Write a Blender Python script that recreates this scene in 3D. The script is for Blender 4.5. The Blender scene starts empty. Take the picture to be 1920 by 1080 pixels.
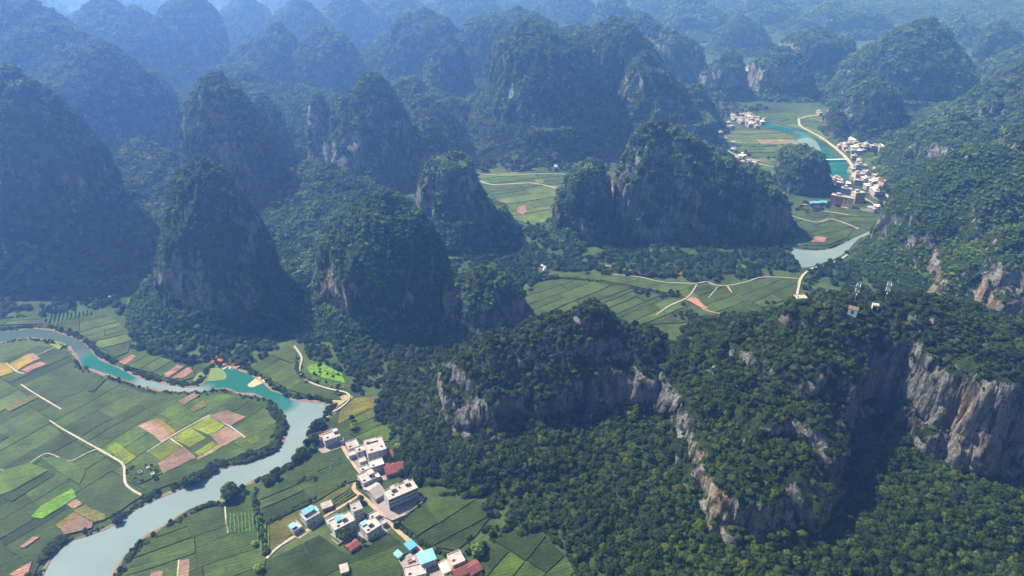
import bpy, bmesh, math, random
import numpy as np
from mathutils import Vector, Matrix

random.seed(7)
scene = bpy.context.scene
COL = scene.collection

# ------------------------------------------------------------------ camera, light, air
CAM_H = 350.0
PITCH = math.radians(28.4)
FPX = 1274.0                     # focal length in 1920-wide pixels
SUN_EL = math.radians(52)
SUN_AZ = math.radians(-60)       # from +Y towards -X
HAZE_DENSITY = 0.00040
HAZE_COLOR = (0.19, 0.40, 1.0, 1)
SKY_STRENGTH = 0.05
SUN_STRENGTH = 5.0
EXPOSURE = 1.25

cam_d = bpy.data.cameras.new('camera')
cam = bpy.data.objects.new('camera', cam_d)
COL.objects.link(cam)
cam.location = (0, 0, CAM_H)
cam.rotation_euler = (math.pi/2 - PITCH, 0, 0)
cam_d.sensor_width = 36
cam_d.lens = 36*FPX/1920
cam_d.clip_start = 1
cam_d.clip_end = 40000
scene.camera = cam

world = bpy.data.worlds.new("World")
scene.world = world
world.use_nodes = True
wn = world.node_tree.nodes
sky = wn.new('ShaderNodeTexSky')
sky.sky_type = 'NISHITA'
sky.sun_disc = False
sky.sun_elevation = SUN_EL
sky.sun_rotation = SUN_AZ
sky.altitude = 400
sky.air_density = 1.6
sky.dust_density = 1.0
sky.ozone_density = 2.5
bg = wn['Background']
world.node_tree.links.new(sky.outputs[0], bg.inputs[0])
bg.inputs[1].default_value = SKY_STRENGTH

sun_d = bpy.data.lights.new('sun', 'SUN')
sun_d.energy = SUN_STRENGTH
sun_d.angle = math.radians(0.5)
sun_d.color = (1.0, 0.96, 0.91)
sun = bpy.data.objects.new('sun', sun_d)
COL.objects.link(sun)
sv = Vector((math.sin(SUN_AZ)*math.cos(SUN_EL), math.cos(SUN_AZ)*math.cos(SUN_EL), math.sin(SUN_EL)))
sun.rotation_euler = sv.to_track_quat('Z', 'Y').to_euler()
sun.location = sv*3000

vs = scene.view_settings
vs.view_transform = 'Standard'
vs.look = 'None'
vs.gamma = 1
vs.exposure = EXPOSURE
scene.render.engine = 'CYCLES'
cy = scene.cycles
cy.max_bounces = 6
cy.diffuse_bounces = 3
cy.glossy_bounces = 2
cy.volume_bounces = 3
cy.transmission_bounces = 1
cy.volume_step_rate = 10
cy.use_denoising = True
cy.use_adaptive_sampling = True
cy.adaptive_threshold = 0.02
cy.sample_clamp_indirect = 8

# ------------------------------------------------------------------ helpers
SP, CP = math.sin(PITCH), math.cos(PITCH)

def tan_dep(py):
    return math.tan(PITCH + math.atan((py-540)/FPX))

def gY(py, z=0.0):
    return (CAM_H-z)/tan_dep(py)

def wx(px, Y, z=0.0):
    return (px-960)/FPX*(Y*CP + (CAM_H-z)*SP)

def G(px, py, z=0.0):
    """point of the plane at height z that stands at this place of the photograph"""
    Y = gY(py, z)
    return (wx(px, Y, z), Y)

def zat(py, Y):
    return CAM_H - Y*tan_dep(py)

def proj(P):
    d = P[:, 1]*CP + (CAM_H-P[:, 2])*SP
    v = (P[:, 2]-CAM_H)*CP + P[:, 1]*SP
    return 960+FPX*P[:, 0]/d, 540-FPX*v/d

def tag(o, label=None, cat=None, group=None, kind=None):
    if label: o['label'] = label
    if cat: o['category'] = cat
    if group: o['group'] = group
    if kind: o['kind'] = kind
    return o

def _hash(ix, iy, iz, seed):
    h = (ix*374761393 + iy*668265263 + iz*2147483647 + seed*1274126177) & 0xffffffff
    h = ((h ^ (h >> 13))*1274126177) & 0xffffffff
    h = ((h ^ (h >> 16))*2246822519) & 0xffffffff
    return ((h ^ (h >> 15)) & 0xffffff)/float(0xffffff)

def vnoise(x, y, z, seed=0):
    x = np.asarray(x, float); y = np.asarray(y, float)+0*x; z = np.asarray(z, float)+0*x
    ix = np.floor(x).astype(np.int64); iy = np.floor(y).astype(np.int64); iz = np.floor(z).astype(np.int64)
    fx, fy, fz = x-ix, y-iy, z-iz
    u, v, w = fx*fx*(3-2*fx), fy*fy*(3-2*fy), fz*fz*(3-2*fz)
    r = 0
    for dx in (0, 1):
        for dy in (0, 1):
            for dz in (0, 1):
                r = r + _hash(ix+dx, iy+dy, iz+dz, seed)*(u if dx else 1-u)*(v if dy else 1-v)*(w if dz else 1-w)
    return r*2-1

def fbm(x, y, z, seed=0, octs=4, gain=0.5):
    s, a, f, t = 0, 1.0, 1.0, 0
    for k in range(octs):
        s = s + a*vnoise(np.asarray(x)*f, np.asarray(y)*f, np.asarray(z)*f, seed+k*17)
        t += a; a *= gain; f *= 2.03
    return s/t

def sstep(a, b, x):
    t = np.clip((x-a)/(b-a), 0, 1)
    return t*t*(3-2*t)

def np_mesh(name, V, quads, mats, attrs=None, smooth=True, matidx=None):
    me = bpy.data.meshes.new(name)
    V = np.ascontiguousarray(V, np.float32); quads = np.ascontiguousarray(quads, np.int32)
    n, k = quads.shape
    me.vertices.add(len(V)); me.vertices.foreach_set('co', V.ravel())
    me.loops.add(n*k); me.loops.foreach_set('vertex_index', quads.ravel())
    me.polygons.add(n)
    me.polygons.foreach_set('loop_start', np.arange(0, n*k, k, dtype=np.int32))
    me.polygons.foreach_set('loop_total', np.full(n, k, np.int32))
    if smooth: me.polygons.foreach_set('use_smooth', np.ones(n, bool))
    for m in (mats if isinstance(mats, (list, tuple)) else [mats]): me.materials.append(m)
    if matidx is not None: me.polygons.foreach_set('material_index', np.asarray(matidx, np.int32))
    for an, av in (attrs or {}).items():
        a = me.attributes.new(an, 'FLOAT', 'POINT'); a.data.foreach_set('value', np.asarray(av, np.float32).ravel())
    me.update(calc_edges=True)
    return me

def link(name, me, parent=None):
    o = bpy.data.objects.new(name, me)
    COL.objects.link(o)
    if parent is not None: o.parent = parent
    return o

def vert_normals(V, Q):
    a, b, c, d = V[Q[:, 0]], V[Q[:, 1]], V[Q[:, 2]], V[Q[:, 3]]
    fn = np.cross(c-a, d-b)
    N = np.zeros_like(V)
    for k in range(4): np.add.at(N, Q[:, k], fn)
    L = np.linalg.norm(N, axis=1); L[L == 0] = 1
    return N/L[:, None], fn

# ------------------------------------------------------------------ materials
class NT:
    def __init__(s, name):
        s.m = bpy.data.materials.new(name); s.m.use_nodes = True
        s.n = s.m.node_tree.nodes; s.l = s.m.node_tree.links
        s.b = s.n['Principled BSDF']; s.out = s.n['Material Output']
        s.b.inputs['Specular IOR Level'].default_value = 0.2
        s.b.inputs['Roughness'].default_value = 0.9
    def node(s, t, **kw):
        n = s.n.new(t)
        for k, v in kw.items():
            if k in n.inputs.keys(): 
                try: n.inputs[k].default_value = v
                except Exception: s.l.new(v, n.inputs[k])
            else: setattr(n, k, v)
        return n
    def L(s, a, b): s.l.new(a, b)
    def geo(s): 
        if not hasattr(s, 'g'): s.g = s.n.new('ShaderNodeNewGeometry')
        return s.g.outputs['Position']
    def noise(s, scale, detail=3, rough=.55, vec=None, sx=(1, 1, 1)):
        v = vec or s.geo()
        if sx != (1, 1, 1):
            mp = s.n.new('ShaderNodeMapping'); mp.inputs['Scale'].default_value = sx; s.L(v, mp.inputs[0]); v = mp.outputs[0]
        t = s.n.new('ShaderNodeTexNoise'); t.inputs['Scale'].default_value = scale
        t.inputs['Detail'].default_value = detail; t.inputs['Roughness'].default_value = rough
        s.L(v, t.inputs['Vector']); return t.outputs['Fac']
    def ramp(s, fac, stops, interp='LINEAR'):
        r = s.n.new('ShaderNodeValToRGB'); r.color_ramp.interpolation = interp
        e = r.color_ramp.elements
        while len(e) < len(stops): e.new(0.5)
        for i, (p, c) in enumerate(stops):
            e[i].position = p; e[i].color = (c if len(c) == 4 else (*c, 1)) if isinstance(c, tuple) else (c, c, c, 1)
        s.L(fac, r.inputs[0]); return r.outputs[0]
    def mix(s, fac, a, b, mode='MIX'):
        m = s.n.new('ShaderNodeMix'); m.data_type = 'RGBA'; m.blend_type = mode
        for sock, v in ((m.inputs[0], fac), (m.inputs[6], a), (m.inputs[7], b)):
            if isinstance(v, (int, float)): sock.default_value = v
            elif isinstance(v, tuple): sock.default_value = (*v, 1) if len(v) == 3 else v
            else: s.L(v, sock)
        return m.outputs[2]
    def math(s, op, a, b=0.0):
        m = s.n.new('ShaderNodeMath'); m.operation = op
        for i, v in enumerate((a, b)):
            if isinstance(v, (int, float)): m.inputs[i].default_value = v
            else: s.L(v, m.inputs[i])
        return m.outputs[0]
    def attr(s, name):
        a = s.n.new('ShaderNodeAttribute'); a.attribute_name = name; return a
    def bump(s, h, strength, dist):
        b = s.n.new('ShaderNodeBump'); b.inputs['Strength'].default_value = strength; b.inputs['Distance'].default_value = dist
        s.L(h, b.inputs['Height']); s.L(b.outputs[0], s.b.inputs['Normal'])
    def base(s, c):
        if isinstance(c, tuple): s.b.inputs['Base Color'].default_value = (*c, 1)
        else: s.L(c, s.b.inputs['Base Color'])

def hill_material():
    t = NT('limestone and scrub')
    rockn = t.noise(.05, 6, .65, sx=(1, 1, .22))
    fine = t.noise(.5, 7, .8, sx=(1, 1, .3))
    rock = t.ramp(rockn, [(.3, (.17, .17, .18)), (.45, (.35, .35, .36)), (.58, (.49, .48, .46)), (.72, (.62, .59, .55))])
    streak = t.ramp(fine, [(.36, .16), (.47, .62), (.6, 1.0)])
    rock = t.mix(1.0, rock, streak, 'MULTIPLY')
    stain = t.ramp(t.noise(.16, 5, .7, sx=(1, 1, .1)), [(.40, .22), (.52, 1.0)])
    bed = t.ramp(t.noise(.5, 4, .7, sx=(.25, .25, 1.6)), [(.36, .55), (.46, 1.0)])
    rock = t.mix(1.0, t.mix(1.0, rock, stain, 'MULTIPLY'), bed, 'MULTIPLY')
    och = t.ramp(t.noise(.022, 4, .6, sx=(1, 1, .5)), [(.53, 0.0), (.66, 1.0)])
    rock = t.mix(t.math('MULTIPLY', och, .45), rock, t.mix(1.0, (.62, .38, .20), streak, 'MULTIPLY'))
    veg = t.ramp(t.noise(.11, 5, .7), [(.3, (.010, .022, .006)), (.5, (.026, .055, .009)), (.68, (.055, .095, .014))])
    a = t.attr('rock').outputs['Fac']
    n2 = t.noise(.09, 6, .75, sx=(1, 1, .5))
    s = t.math('ADD', a, t.math('MULTIPLY', t.math('SUBTRACT', n2, .5), 2.6))
    mask = t.ramp(s, [(.46, 0.0), (.60, 1.0)])
    t.base(t.mix(mask, veg, rock))
    t.bump(t.math('ADD', fine, t.math('MULTIPLY', t.noise(.35, 5, .7), .9)), 1.0, 6.0)
    return t.m

def leaf_material(name, cols, island=True):
    t = NT(name)
    oi = t.node('ShaderNodeObjectInfo')
    big = t.noise(.012, 3, .6)
    f = t.math('ADD', t.math('MULTIPLY', oi.outputs['Random'], .7), t.math('MULTIPLY', t.math('SUBTRACT', big, .2), .6))
    c = t.ramp(f, [(.08, cols[0]), (.42, cols[1]), (.7, cols[2]), (.95, cols[3])])
    if island:
        g = t.geo(); ri = t.g.outputs['Random Per Island']
        c = t.mix(1.0, c, t.ramp(ri, [(0, .62), (1, 1.35)]), 'MULTIPLY')
    t.base(c)
    t.b.inputs['Roughness'].default_value = .75
    return t.m

def plain(name, col, var=.25, scale=.6, rough=.85, spec=.2, bump=0, metallic=0):
    t = NT(name)
    lo = tuple(c*(1-var) for c in col); hi = tuple(min(1, c*(1+var)) for c in col)
    t.base(t.ramp(t.noise(scale, 5, .65), [(.3, lo), (.7, hi)]))
    t.b.inputs['Roughness'].default_value = rough
    t.b.inputs['Specular IOR Level'].default_value = spec
    t.b.inputs['Metallic'].default_value = metallic
    if bump: t.bump(t.noise(scale*2.2, 4, .7), .8, bump)
    return t.m

M = {}
M['hill'] = hill_material()
M['leaf'] = leaf_material('forest foliage', [(.005, .015, .003), (.011, .029, .003), (.025, .053, .004), (.065, .088, .006)])
M['scrub'] = leaf_material('sunlit scrub foliage', [(.013, .038, .006), (.038, .082, .010), (.074, .130, .014), (.15, .19, .02)])  # brighter copy of the leaf colours, paints sunlight onto the hill slopes
M['trunk'] = plain('bark', (.12, .09, .06))

# ------------------------------------------------------------------ karst hills
PTS = []            # forest points: (xyz, radius) arrays
BODIES = []         # analytic bodies used to drop points buried in other hills
ROCKP = [           # visible bare rock faces: px, py, half width, half height, strength
    (665, 265, 18, 34, 1.3), (722, 292, 12, 30, 1.2), (600, 225, 14, 26, .6), (640, 300, 14, 30, .7),
    (370, 560, 40, 40, 1.0), (400, 580, 30, 44, .9), (318, 545, 18, 34, .8), (330, 450, 12, 40, .5), (420, 610, 24, 26, .9),
    (620, 520, 26, 40, .55), (610, 600, 20, 36, .5), (700, 580, 60, 60, .25), (640, 470, 20, 20, .4),
    (848, 625, 22, 24, 1.3), (870, 570, 40, 22, .5), (820, 430, 26, 30, .5), (900, 420, 22, 36, .4), (860, 470, 36, 18, .5),
    (1195, 300, 12, 40, .9), (1258, 410, 14, 30, 1.1), (1320, 360, 20, 60, .5), (1405, 440, 50, 24, .9), (1440, 430, 20, 34, .7),
    (1085, 430, 40, 16, .6), (1065, 380, 12, 40, .5), (1140, 390, 10, 40, .4),
    (1470, 350, 16, 24, .9), (1510, 320, 22, 22, .4),
    (1460, 150, 52, 26, 1.3), (1350, 150, 28, 26, .7), (1480, 130, 36, 22, .6), (1530, 110, 36, 34, .6),
    (1245, 75, 40, 30, .9), (1300, 105, 20, 40, .8), (955, 165, 16, 22, .8), (1070, 170, 40, 30, .3),
    (1590, 205, 20, 34, .8), (1620, 250, 40, 16, .6), (1720, 205, 50, 16, .8), (1765, 285, 44, 18, 1.2), (1720, 280, 30, 26, .7),
    (1860, 205, 16, 24, .8), (1890, 345, 40, 26, 1.1), (1760, 345, 12, 24, .9), (1730, 375, 20, 30, .8), (1915, 360, 20, 30, 1.1),
    (1750, 500, 12, 44, 1.7), (1700, 465, 14, 10, .9), (1860, 520, 60, 60, .55), (1880, 570, 40, 60, .55), (1650, 400, 30, 40, .5),
    (165, 210, 18, 24, .4), (330, 190, 14, 30, .4), (270, 150, 60, 30, .1), (800, 130, 20, 60, .3), (1150, 130, 60, 50, .15), (1210, 190, 24, 60, .3),
    # nearest ridge and spur
    (895, 765, 50, 24, 1.4), (865, 800, 22, 40, 1.4), (970, 765, 40, 26, 1.2), (1030, 775, 40, 22, .7), (925, 835, 20, 16, 1.3),
    (1150, 670, 36, 40, 1.0), (1165, 745, 34, 36, 1.3), (1200, 710, 30, 26, 1.1), (1110, 770, 40, 24, .7), (1060, 735, 40, 20, .5),
    (1262, 750, 16, 40, 1.5), (1280, 820, 20, 50, 1.3), (1300, 880, 26, 40, 1.0), (1340, 960, 36, 50, 1.3), (1350, 1000, 40, 16, 1.3),
    (1330, 690, 26, 18, 1.2), (1400, 665, 60, 20, .7), (1550, 720, 50, 20, 1.0), (1500, 700, 40, 20, .6), (1480, 800, 70, 24, 1.0), (1410, 810, 24, 26, .9),
    (1540, 850, 30, 60, 1.1), (1560, 900, 30, 50, 1.0), (1470, 980, 40, 30, 1.3), (1490, 940, 40, 40, .9), (1420, 990, 24, 20, 1.0), (1545, 985, 20, 20, .8),
    (1690, 720, 40, 26, 1.2), (1740, 755, 60, 40, 1.4), (1800, 790, 60, 50, 1.4), (1880, 790, 60, 60, 1.4), (1850, 850, 60, 24, 1.2), (1780, 690, 60, 20, .6),
    (1900, 690, 60, 26, .8), (1860, 740, 80, 50, 1.3),
]

def rock_attr(V, N, amount, seed, patches=True):
    steep = 1-np.abs(N[:, 2])
    r = sstep(.38, .75, steep)*amount
    r = r*(.6+.8*sstep(-.3, .4, fbm(V[:, 0]/45, V[:, 1]/45, V[:, 2]/45, seed+91, 2)))
    if patches:
        px, py = proj(V)
        face = (N*(np.array([0, 0, CAM_H])-V)).sum(1) > 0
        w = fbm(V[:, 0]/12, V[:, 1]/12, V[:, 2]/14, seed+5, 3)
        for (cx, cyy, rx, ry, s) in ROCKP:
            d = ((px-cx)/rx)**2+((py-cyy)/ry)**2
            r = np.maximum(r, np.where(face, s*np.exp(-.9*d)*(.75+.6*w), 0)*sstep(.12, .36, steep))
    return np.clip(r, 0, 1.2)

def scatter(V, Q, N, rock, density, rmin, rmax, seed, cut=.62, lift=.15):
    rng = np.random.default_rng(seed)
    a, b, c, d = V[Q[:, 0]], V[Q[:, 1]], V[Q[:, 2]], V[Q[:, 3]]
    fn = np.cross(c-a, d-b); area = .5*np.linalg.norm(fn, axis=1)
    cum = np.cumsum(area); n = int(cum[-1]*density)
    if n < 1: return
    f = np.searchsorted(cum, rng.random(n)*cum[-1]); f = np.minimum(f, len(Q)-1)
    u, v = rng.random(n)[:, None], rng.random(n)[:, None]
    P = (a[f]*(1-u)+b[f]*u)*(1-v)+(d[f]*(1-u)+c[f]*u)*v
    nn = fn[f]/(np.linalg.norm(fn[f], axis=1)[:, None]+1e-9)
    rk = rock[Q[f, 0]]
    patch = fbm(P[:, 0]/9, P[:, 1]/9, P[:, 2]/9, seed+3, 3)
    steep = 1-np.abs(nn[:, 2])
    keep = (rk + patch*.7 + rng.random(n)*.35) < cut
    view = (nn*(np.array([0, 0, CAM_H])-P)).sum(1)/np.linalg.norm(np.array([0, 0, CAM_H])-P, axis=1)
    keep &= (view > -.15) | (rng.random(n) < .35)
    shrub = (~keep) & (patch > .15) & (rng.random(n) < .14)
    keep |= shrub
    keep &= P[:, 2] > -.5
    keep &= (steep < .8) | (rng.random(n) < .6)
    P, nn, steep = P[keep], nn[keep], steep[keep]
    r = (rmin+(rmax-rmin)*rng.random(len(P))**2.4*1.5)*(1-.35*steep)*(1+.35*fbm(P[:, 0]/30, P[:, 1]/30, P[:, 2]/30, seed+8, 2))
    P = P + nn*(r*lift)[:, None]
    return P, r, nn

class Body:
    def __init__(s, z, cx, rx, cyy, ry): s.z, s.cx, s.rx, s.cy, s.ry = z, cx, rx, cyy, ry
    def inside(s, P, k=.82):
        zz = np.clip(P[:, 2], s.z[0], s.z[-1])
        cx = np.interp(zz, s.z, s.cx); rx = np.interp(zz, s.z, s.rx); cy_ = np.interp(zz, s.z, s.cy); ry = np.interp(zz, s.z, s.ry)
        return (((P[:, 0]-cx)/(rx*k+.1))**2+((P[:, 1]-cy_)/(ry*k+.1))**2 < 1) & (P[:, 2] < s.z[-1]-1)

HILLS = []
def hill(yb, rows, dr=1.0, rock=.5, seed=1, lean=0.0, skirt=(.25, .5), rough=1.0, res=None, power=2.0, back=1.0):
    """one karst hill: level cuts between the left and right outline, as deep as dr says"""
    Yc = gY(yb)
    rows = sorted(rows)
    ys = np.array([r[0] for r in rows], float)
    top, bot = ys[0], ys[-1]
    ztop = zat(top, Yc)
    Yr = lambda z: Yc + lean*(z/ztop)
    zs, xl, xr = [], [], []
    for y, a, b in rows:
        z = zat(y, Yc); z = zat(y, Yr(z)); zs.append(z)
        xl.append(wx(a, Yr(z), z)); xr.append(wx(b, Yr(z), z))
    zs, xl, xr = map(np.array, (zs, xl, xr))
    o = np.argsort(zs); zs, xl, xr = zs[o], xl[o], xr[o]
    if zs[0] > 0:      # carry the lowest cut on to the ground
        zs = np.r_[-3, zs]; xl = np.r_[xl[0]-3, xl]; xr = np.r_[xr[0]+3, xr]
    else: zs[0] = -3
    cx, rx = (xl+xr)/2, (xr-xl)/2
    D = math.hypot(Yc, CAM_H)
    if res is None: res = max(1.6, D/420)
    h = zs[-1]-zs[0]
    nz = int(h*1.25/res)
    # more cuts near the crown where the outline closes
    s = np.concatenate([[0], np.cumsum(np.hypot(np.diff(zs), np.diff(rx)))])
    S = np.linspace(0, s[-1], nz)
    Z, CX, RX = (np.interp(S, s, q) for q in (zs, cx, rx))
    k = max(3, nz//14) | 1
    ker = np.hanning(k+2)[1:-1]; ker /= ker.sum()
    sm = lambda q: np.convolve(np.pad(q, k//2, mode='reflect', reflect_type='odd'), ker, 'valid')
    Z, CX, RX = sm(Z), sm(CX), np.maximum(sm(RX), 1.5)
    # dome cap
    nc = max(5, int(RX[-1]/res))
    tt = np.linspace(0, 1, nc+1)[1:]
    capz = Z[-1] + RX[-1]*.62*tt; capr = RX[-1]*np.cos(tt*math.pi/2)
    Z = np.r_[Z, capz]; CX = np.r_[CX, np.full(nc, CX[-1])]; RX = np.r_[RX, np.maximum(capr, .02)]
    RYv = RX*dr; CY = Yc + lean*(Z/ztop)
    na = int(min(420, max(48, 2*math.pi*math.sqrt((RX.max()**2+RYv.max()**2)/2)/res)))
    th = np.linspace(0, 2*math.pi, na, endpoint=False)
    ct, st = np.cos(th), np.sin(th)
    e = 2/power
    sx, sy = np.sign(ct)*np.abs(ct)**e, np.sign(st)*np.abs(st)**e
    sy = np.where(sy > 0, sy*back, sy)
    X = CX[:, None]+RX[:, None]*sx[None, :]; Y = CY[:, None]+RYv[:, None]*sy[None, :]; ZZ = np.repeat(Z[:, None], na, 1)
    P = np.stack([X.ravel(), Y.ravel(), ZZ.ravel()], 1)
    rad = np.stack([np.tile(ct, len(Z)), np.tile(st, len(Z))], 1)
    R = np.repeat(np.sqrt(RX*RYv), na)
    Rm = R.max()
    big = fbm(P[:, 0]/(Rm*.5), P[:, 1]/(Rm*.5), P[:, 2]/(Rm*1.1), seed, 3)
    gul = 1-np.abs(fbm(P[:, 0]/26, P[:, 1]/26, P[:, 2]/110, seed+31, 3))*2
    fine = fbm(P[:, 0]/11, P[:, 1]/11, P[:, 2]/16, seed+57, 4, .6)
    ledge = fbm(P[:, 0]/60, P[:, 1]/60, P[:, 2]/24, seed+77, 3)
    fade = np.minimum(1, R/14)
    disp = (big*.15*R + (gul-.6)*(4.0+.045*Rm)*rough + fine*3.4*rough + ledge*3.4*rough)*fade
    P[:, :2] += rad*disp[:, None]
    P[:, 2] += fade*fbm(P[:, 0]/22, P[:, 1]/22, P[:, 2]/22, seed+12, 4)*6.0*rough*sstep(4, 30, P[:, 2])
    P[:, 2] += np.where(R < 14, (1-fade)*0, 0)
    nr = len(Z)
    i = np.arange(nr-1)[:, None]; j = np.arange(na)[None, :]; j2 = (j+1) % na
    Q = np.stack([(i*na+j), (i*na+j2), ((i+1)*na+j2), ((i+1)*na+j)], -1).reshape(-1, 4)
    N, _ = vert_normals(P, Q)
    ra = rock_attr(P, N, rock, seed)
    link('hill', np_mesh('hill', P, Q, M['hill'], {'rock': ra}, smooth=False)).__setitem__('kind', 'structure')
    BODIES.append(Body(Z, CX, RX, CY, RYv))
    HILLS.append((P, Q, N, ra, D, seed, len(BODIES)-1))
    hs, sw = skirt
    if hs > 0:
        zsn = ztop*hs; base_i = np.searchsorted(Z, zsn)
        bx = float(RX[:max(2, base_i)].max()); bc = float(CX[0]); by = float(RYv[:max(2, base_i)].max()); bcy = float(CY[0])
        w = bx*sw
        t = np.linspace(0, 1+.4/max(sw, .1), max(14, int((w+bx*.4)*1.2/res/1.3)))
        z2 = -2 + (zsn+2)*np.minimum(t, 1.12)**1.5; r2 = 1+sw*(1-t)
        nr = len(t)
        X = bc+(bx*r2)[:, None]*ct; Yk = bcy+(by+ w*(1-t))[:, None]*st; ZZ = np.repeat(z2[:, None], na, 1)
        P = np.stack([X.ravel(), Yk.ravel(), ZZ.ravel()], 1)
        rr = np.tile(np.stack([ct, st], 1), (nr, 1))
        P[:, :2] += rr*(fbm(P[:, 0]/50, P[:, 1]/50, 0*P[:, 0], seed+4, 3)*w*.35+fbm(P[:, 0]/14, P[:, 1]/14, P[:, 2]/14, seed+9, 3)*3)[:, None]
        i = np.arange(nr-1)[:, None]
        Q = np.stack([(i*na+j), (i*na+j2), ((i+1)*na+j2), ((i+1)*na+j)], -1).reshape(-1, 4)
        N, _ = vert_normals(P, Q)
        link('hillside', np_mesh('hillside', P, Q, M['hill'], {'rock': np.zeros(len(P))})).__setitem__('kind', 'structure')
        HILLS.append((P, Q, N, np.zeros(len(P)), D, seed+1, len(BODIES)-1))

# near and middle peaks: outlines read off the photograph
hill(560, [(304, 362, 390), (320, 335, 410), (340, 326, 428), (370, 321, 452), (400, 318, 470), (450, 312, 496), (500, 302, 515), (560, 294, 528), (585, 292, 530)], 1.05, .5, 11, skirt=(.12, .28))
hill(400, [(137, 392, 410), (150, 375, 424), (170, 366, 445), (200, 350, 468), (250, 348, 500), (300, 352, 525), (350, 362, 548), (400, 372, 566)], .95, .45, 12, skirt=(.2, .3))
hill(330, [(182, 470, 498), (200, 460, 520), (230, 450, 535), (270, 440, 545), (330, 430, 560)], .8, .3, 13)
hill(330, [(139, 686, 706), (150, 672, 718), (165, 660, 730), (190, 640, 745), (215, 626, 757), (250, 606, 772), (290, 600, 782), (330, 596, 790)], .75, .7, 14, skirt=(.15, .3))
hill(325, [(176, 590, 604), (190, 583, 610), (210, 580, 622), (240, 578, 632), (280, 578, 640), (325, 580, 650)], 1.0, .7, 15, skirt=(.1, .3))
hill(330, [(226, 786, 815), (236, 775, 832), (255, 768, 846), (280, 765, 858), (330, 762, 868)], .9, .5, 16, skirt=(.2, .3))
hill(285, [(187, 788, 815), (200, 772, 835), (225, 760, 852), (250, 755, 866), (285, 750, 880)], .9, .4, 17)
hill(440, [(293, 840, 862), (302, 815, 884), (320, 797, 890), (345, 784, 897), (380, 778, 912), (415, 785, 932), (440, 790, 948)], .95, .5, 18, skirt=(.28, .32))
hill(575, [(368, 700, 735), (378, 680, 758), (395, 655, 785), (420, 632, 805), (460, 606, 832), (500, 594, 846), (575, 590, 850)], .85, .42, 19, skirt=(.15, .2))
hill(608, [(514, 882, 928), (524, 858, 955), (545, 840, 978), (575, 836, 990), (610, 834, 1000)], .8, .6, 20, skirt=(.2, .2))
hill(435, [(304, 1094, 1118), (312, 1078, 1130), (328, 1062, 1142), (355, 1050, 1148), (400, 1043, 1150), (435, 1038, 1150)], 1.0, .5, 21, skirt=(.14, .3))
hill(425, [(250, 1190, 1275), (256, 1184, 1296), (275, 1178, 1332), (296, 1170, 1368), (320, 1162, 1414), (345, 1156, 1446), (375, 1152, 1466), (405, 1150, 1474), (425, 1150, 1474)], .42, .75, 22, skirt=(.16, .14), power=3.6)
hill(350, [(281, 1488, 1520), (288, 1472, 1538), (300, 1462, 1548), (320, 1457, 1553), (350, 1456, 1555)], .95, .5, 23, skirt=(.1, .2))
hill(248, [(151, 1625, 1648), (158, 1610, 1662), (175, 1590, 1678), (200, 1570, 1689), (225, 1556, 1692), (248, 1550, 1695)], .8, .4, 24, skirt=(.16, .25))
hill(255, [(213, 1568, 1580), (222, 1560, 1588), (240, 1553, 1592), (255, 1550, 1596)], .9, .5, 25, skirt=(.1, .2))
hill(192, [(48, 1715, 1755), (56, 1690, 1768), (70, 1664, 1780), (90, 1630, 1795), (110, 1603, 1812), (135, 1578, 1826), (160, 1562, 1830), (192, 1550, 1832)], .7, .3, 26, skirt=(.12, .12))
hill(178, [(110, 1432, 1500), (116, 1416, 1512), (130, 1409, 1517), (150, 1406, 1518), (178, 1405, 1518)], .7, .8, 27, skirt=(.35, .5), power=2.6)
hill(180, [(119, 1340, 1368), (126, 1325, 1383), (140, 1317, 1388), (160, 1315, 1390), (180, 1318, 1392)], .9, .6, 28, skirt=(.35, .4))
hill(160, [(96, 1366, 1378), (105, 1357, 1388), (120, 1354, 1393), (140, 1354, 1398), (160, 1356, 1400)], .9, .5, 29, skirt=(.3, .4))
hill(148, [(59, 1512, 1545), (67, 1490, 1568), (74, 1478, 1598), (90, 1468, 1605), (110, 1463, 1606), (148, 1462, 1602)], .7, .6, 30)
hill(150, [(32, 1185, 1215), (42, 1175, 1235), (62, 1165, 1268), (80, 1160, 1300), (100, 1155, 1315), (150, 1150, 1320)], .7, .7, 31)
# central massif
hill(262, [(47, 970, 1005), (58, 948, 1030), (75, 932, 1075), (90, 926, 1104), (120, 922, 1120), (150, 918, 1134), (185, 905, 1150), (220, 890, 1164), (262, 872, 1180)], .85, .32, 32, skirt=(.22, .2))
hill(235, [(39, 1140, 1168), (48, 1122, 1182), (62, 1108, 1198), (85, 1100, 1218), (110, 1100, 1240), (150, 1110, 1268), (190, 1120, 1292), (235, 1130, 1318)], .9, .3, 33)
hill(265, [(106, 1195, 1225), (125, 1178, 1245), (160, 1165, 1272), (200, 1155, 1300), (240, 1145, 1322), (265, 1140, 1334)], .8, .4, 34, skirt=(.25, .15))
hill(205, [(73, 835, 850), (82, 822, 860), (100, 808, 872), (130, 798, 884), (165, 795, 892), (205, 796, 898)], .9, .35, 35, skirt=(.25, .3))
hill(165, [(23, 950, 985), (32, 900, 1010), (45, 870, 1040), (70, 860, 1060), (110, 855, 1080), (165, 850, 1090)], .6, .25, 36)
hill(160, [(29, 775, 815), (40, 745, 840), (60, 715, 862), (90, 690, 880), (125, 670, 890), (160, 655, 900)], .6, .25, 37)
hill(180, [(60, 595, 625), (75, 568, 650), (100, 550, 672), (135, 542, 685), (180, 538, 692)], .8, .25, 38, skirt=(.25, .3))
hill(178, [(52, 508, 532), (70, 478, 552), (95, 440, 562), (120, 415, 570), (178, 398, 575)], .8, .25, 39, skirt=(.25, .3))
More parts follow.
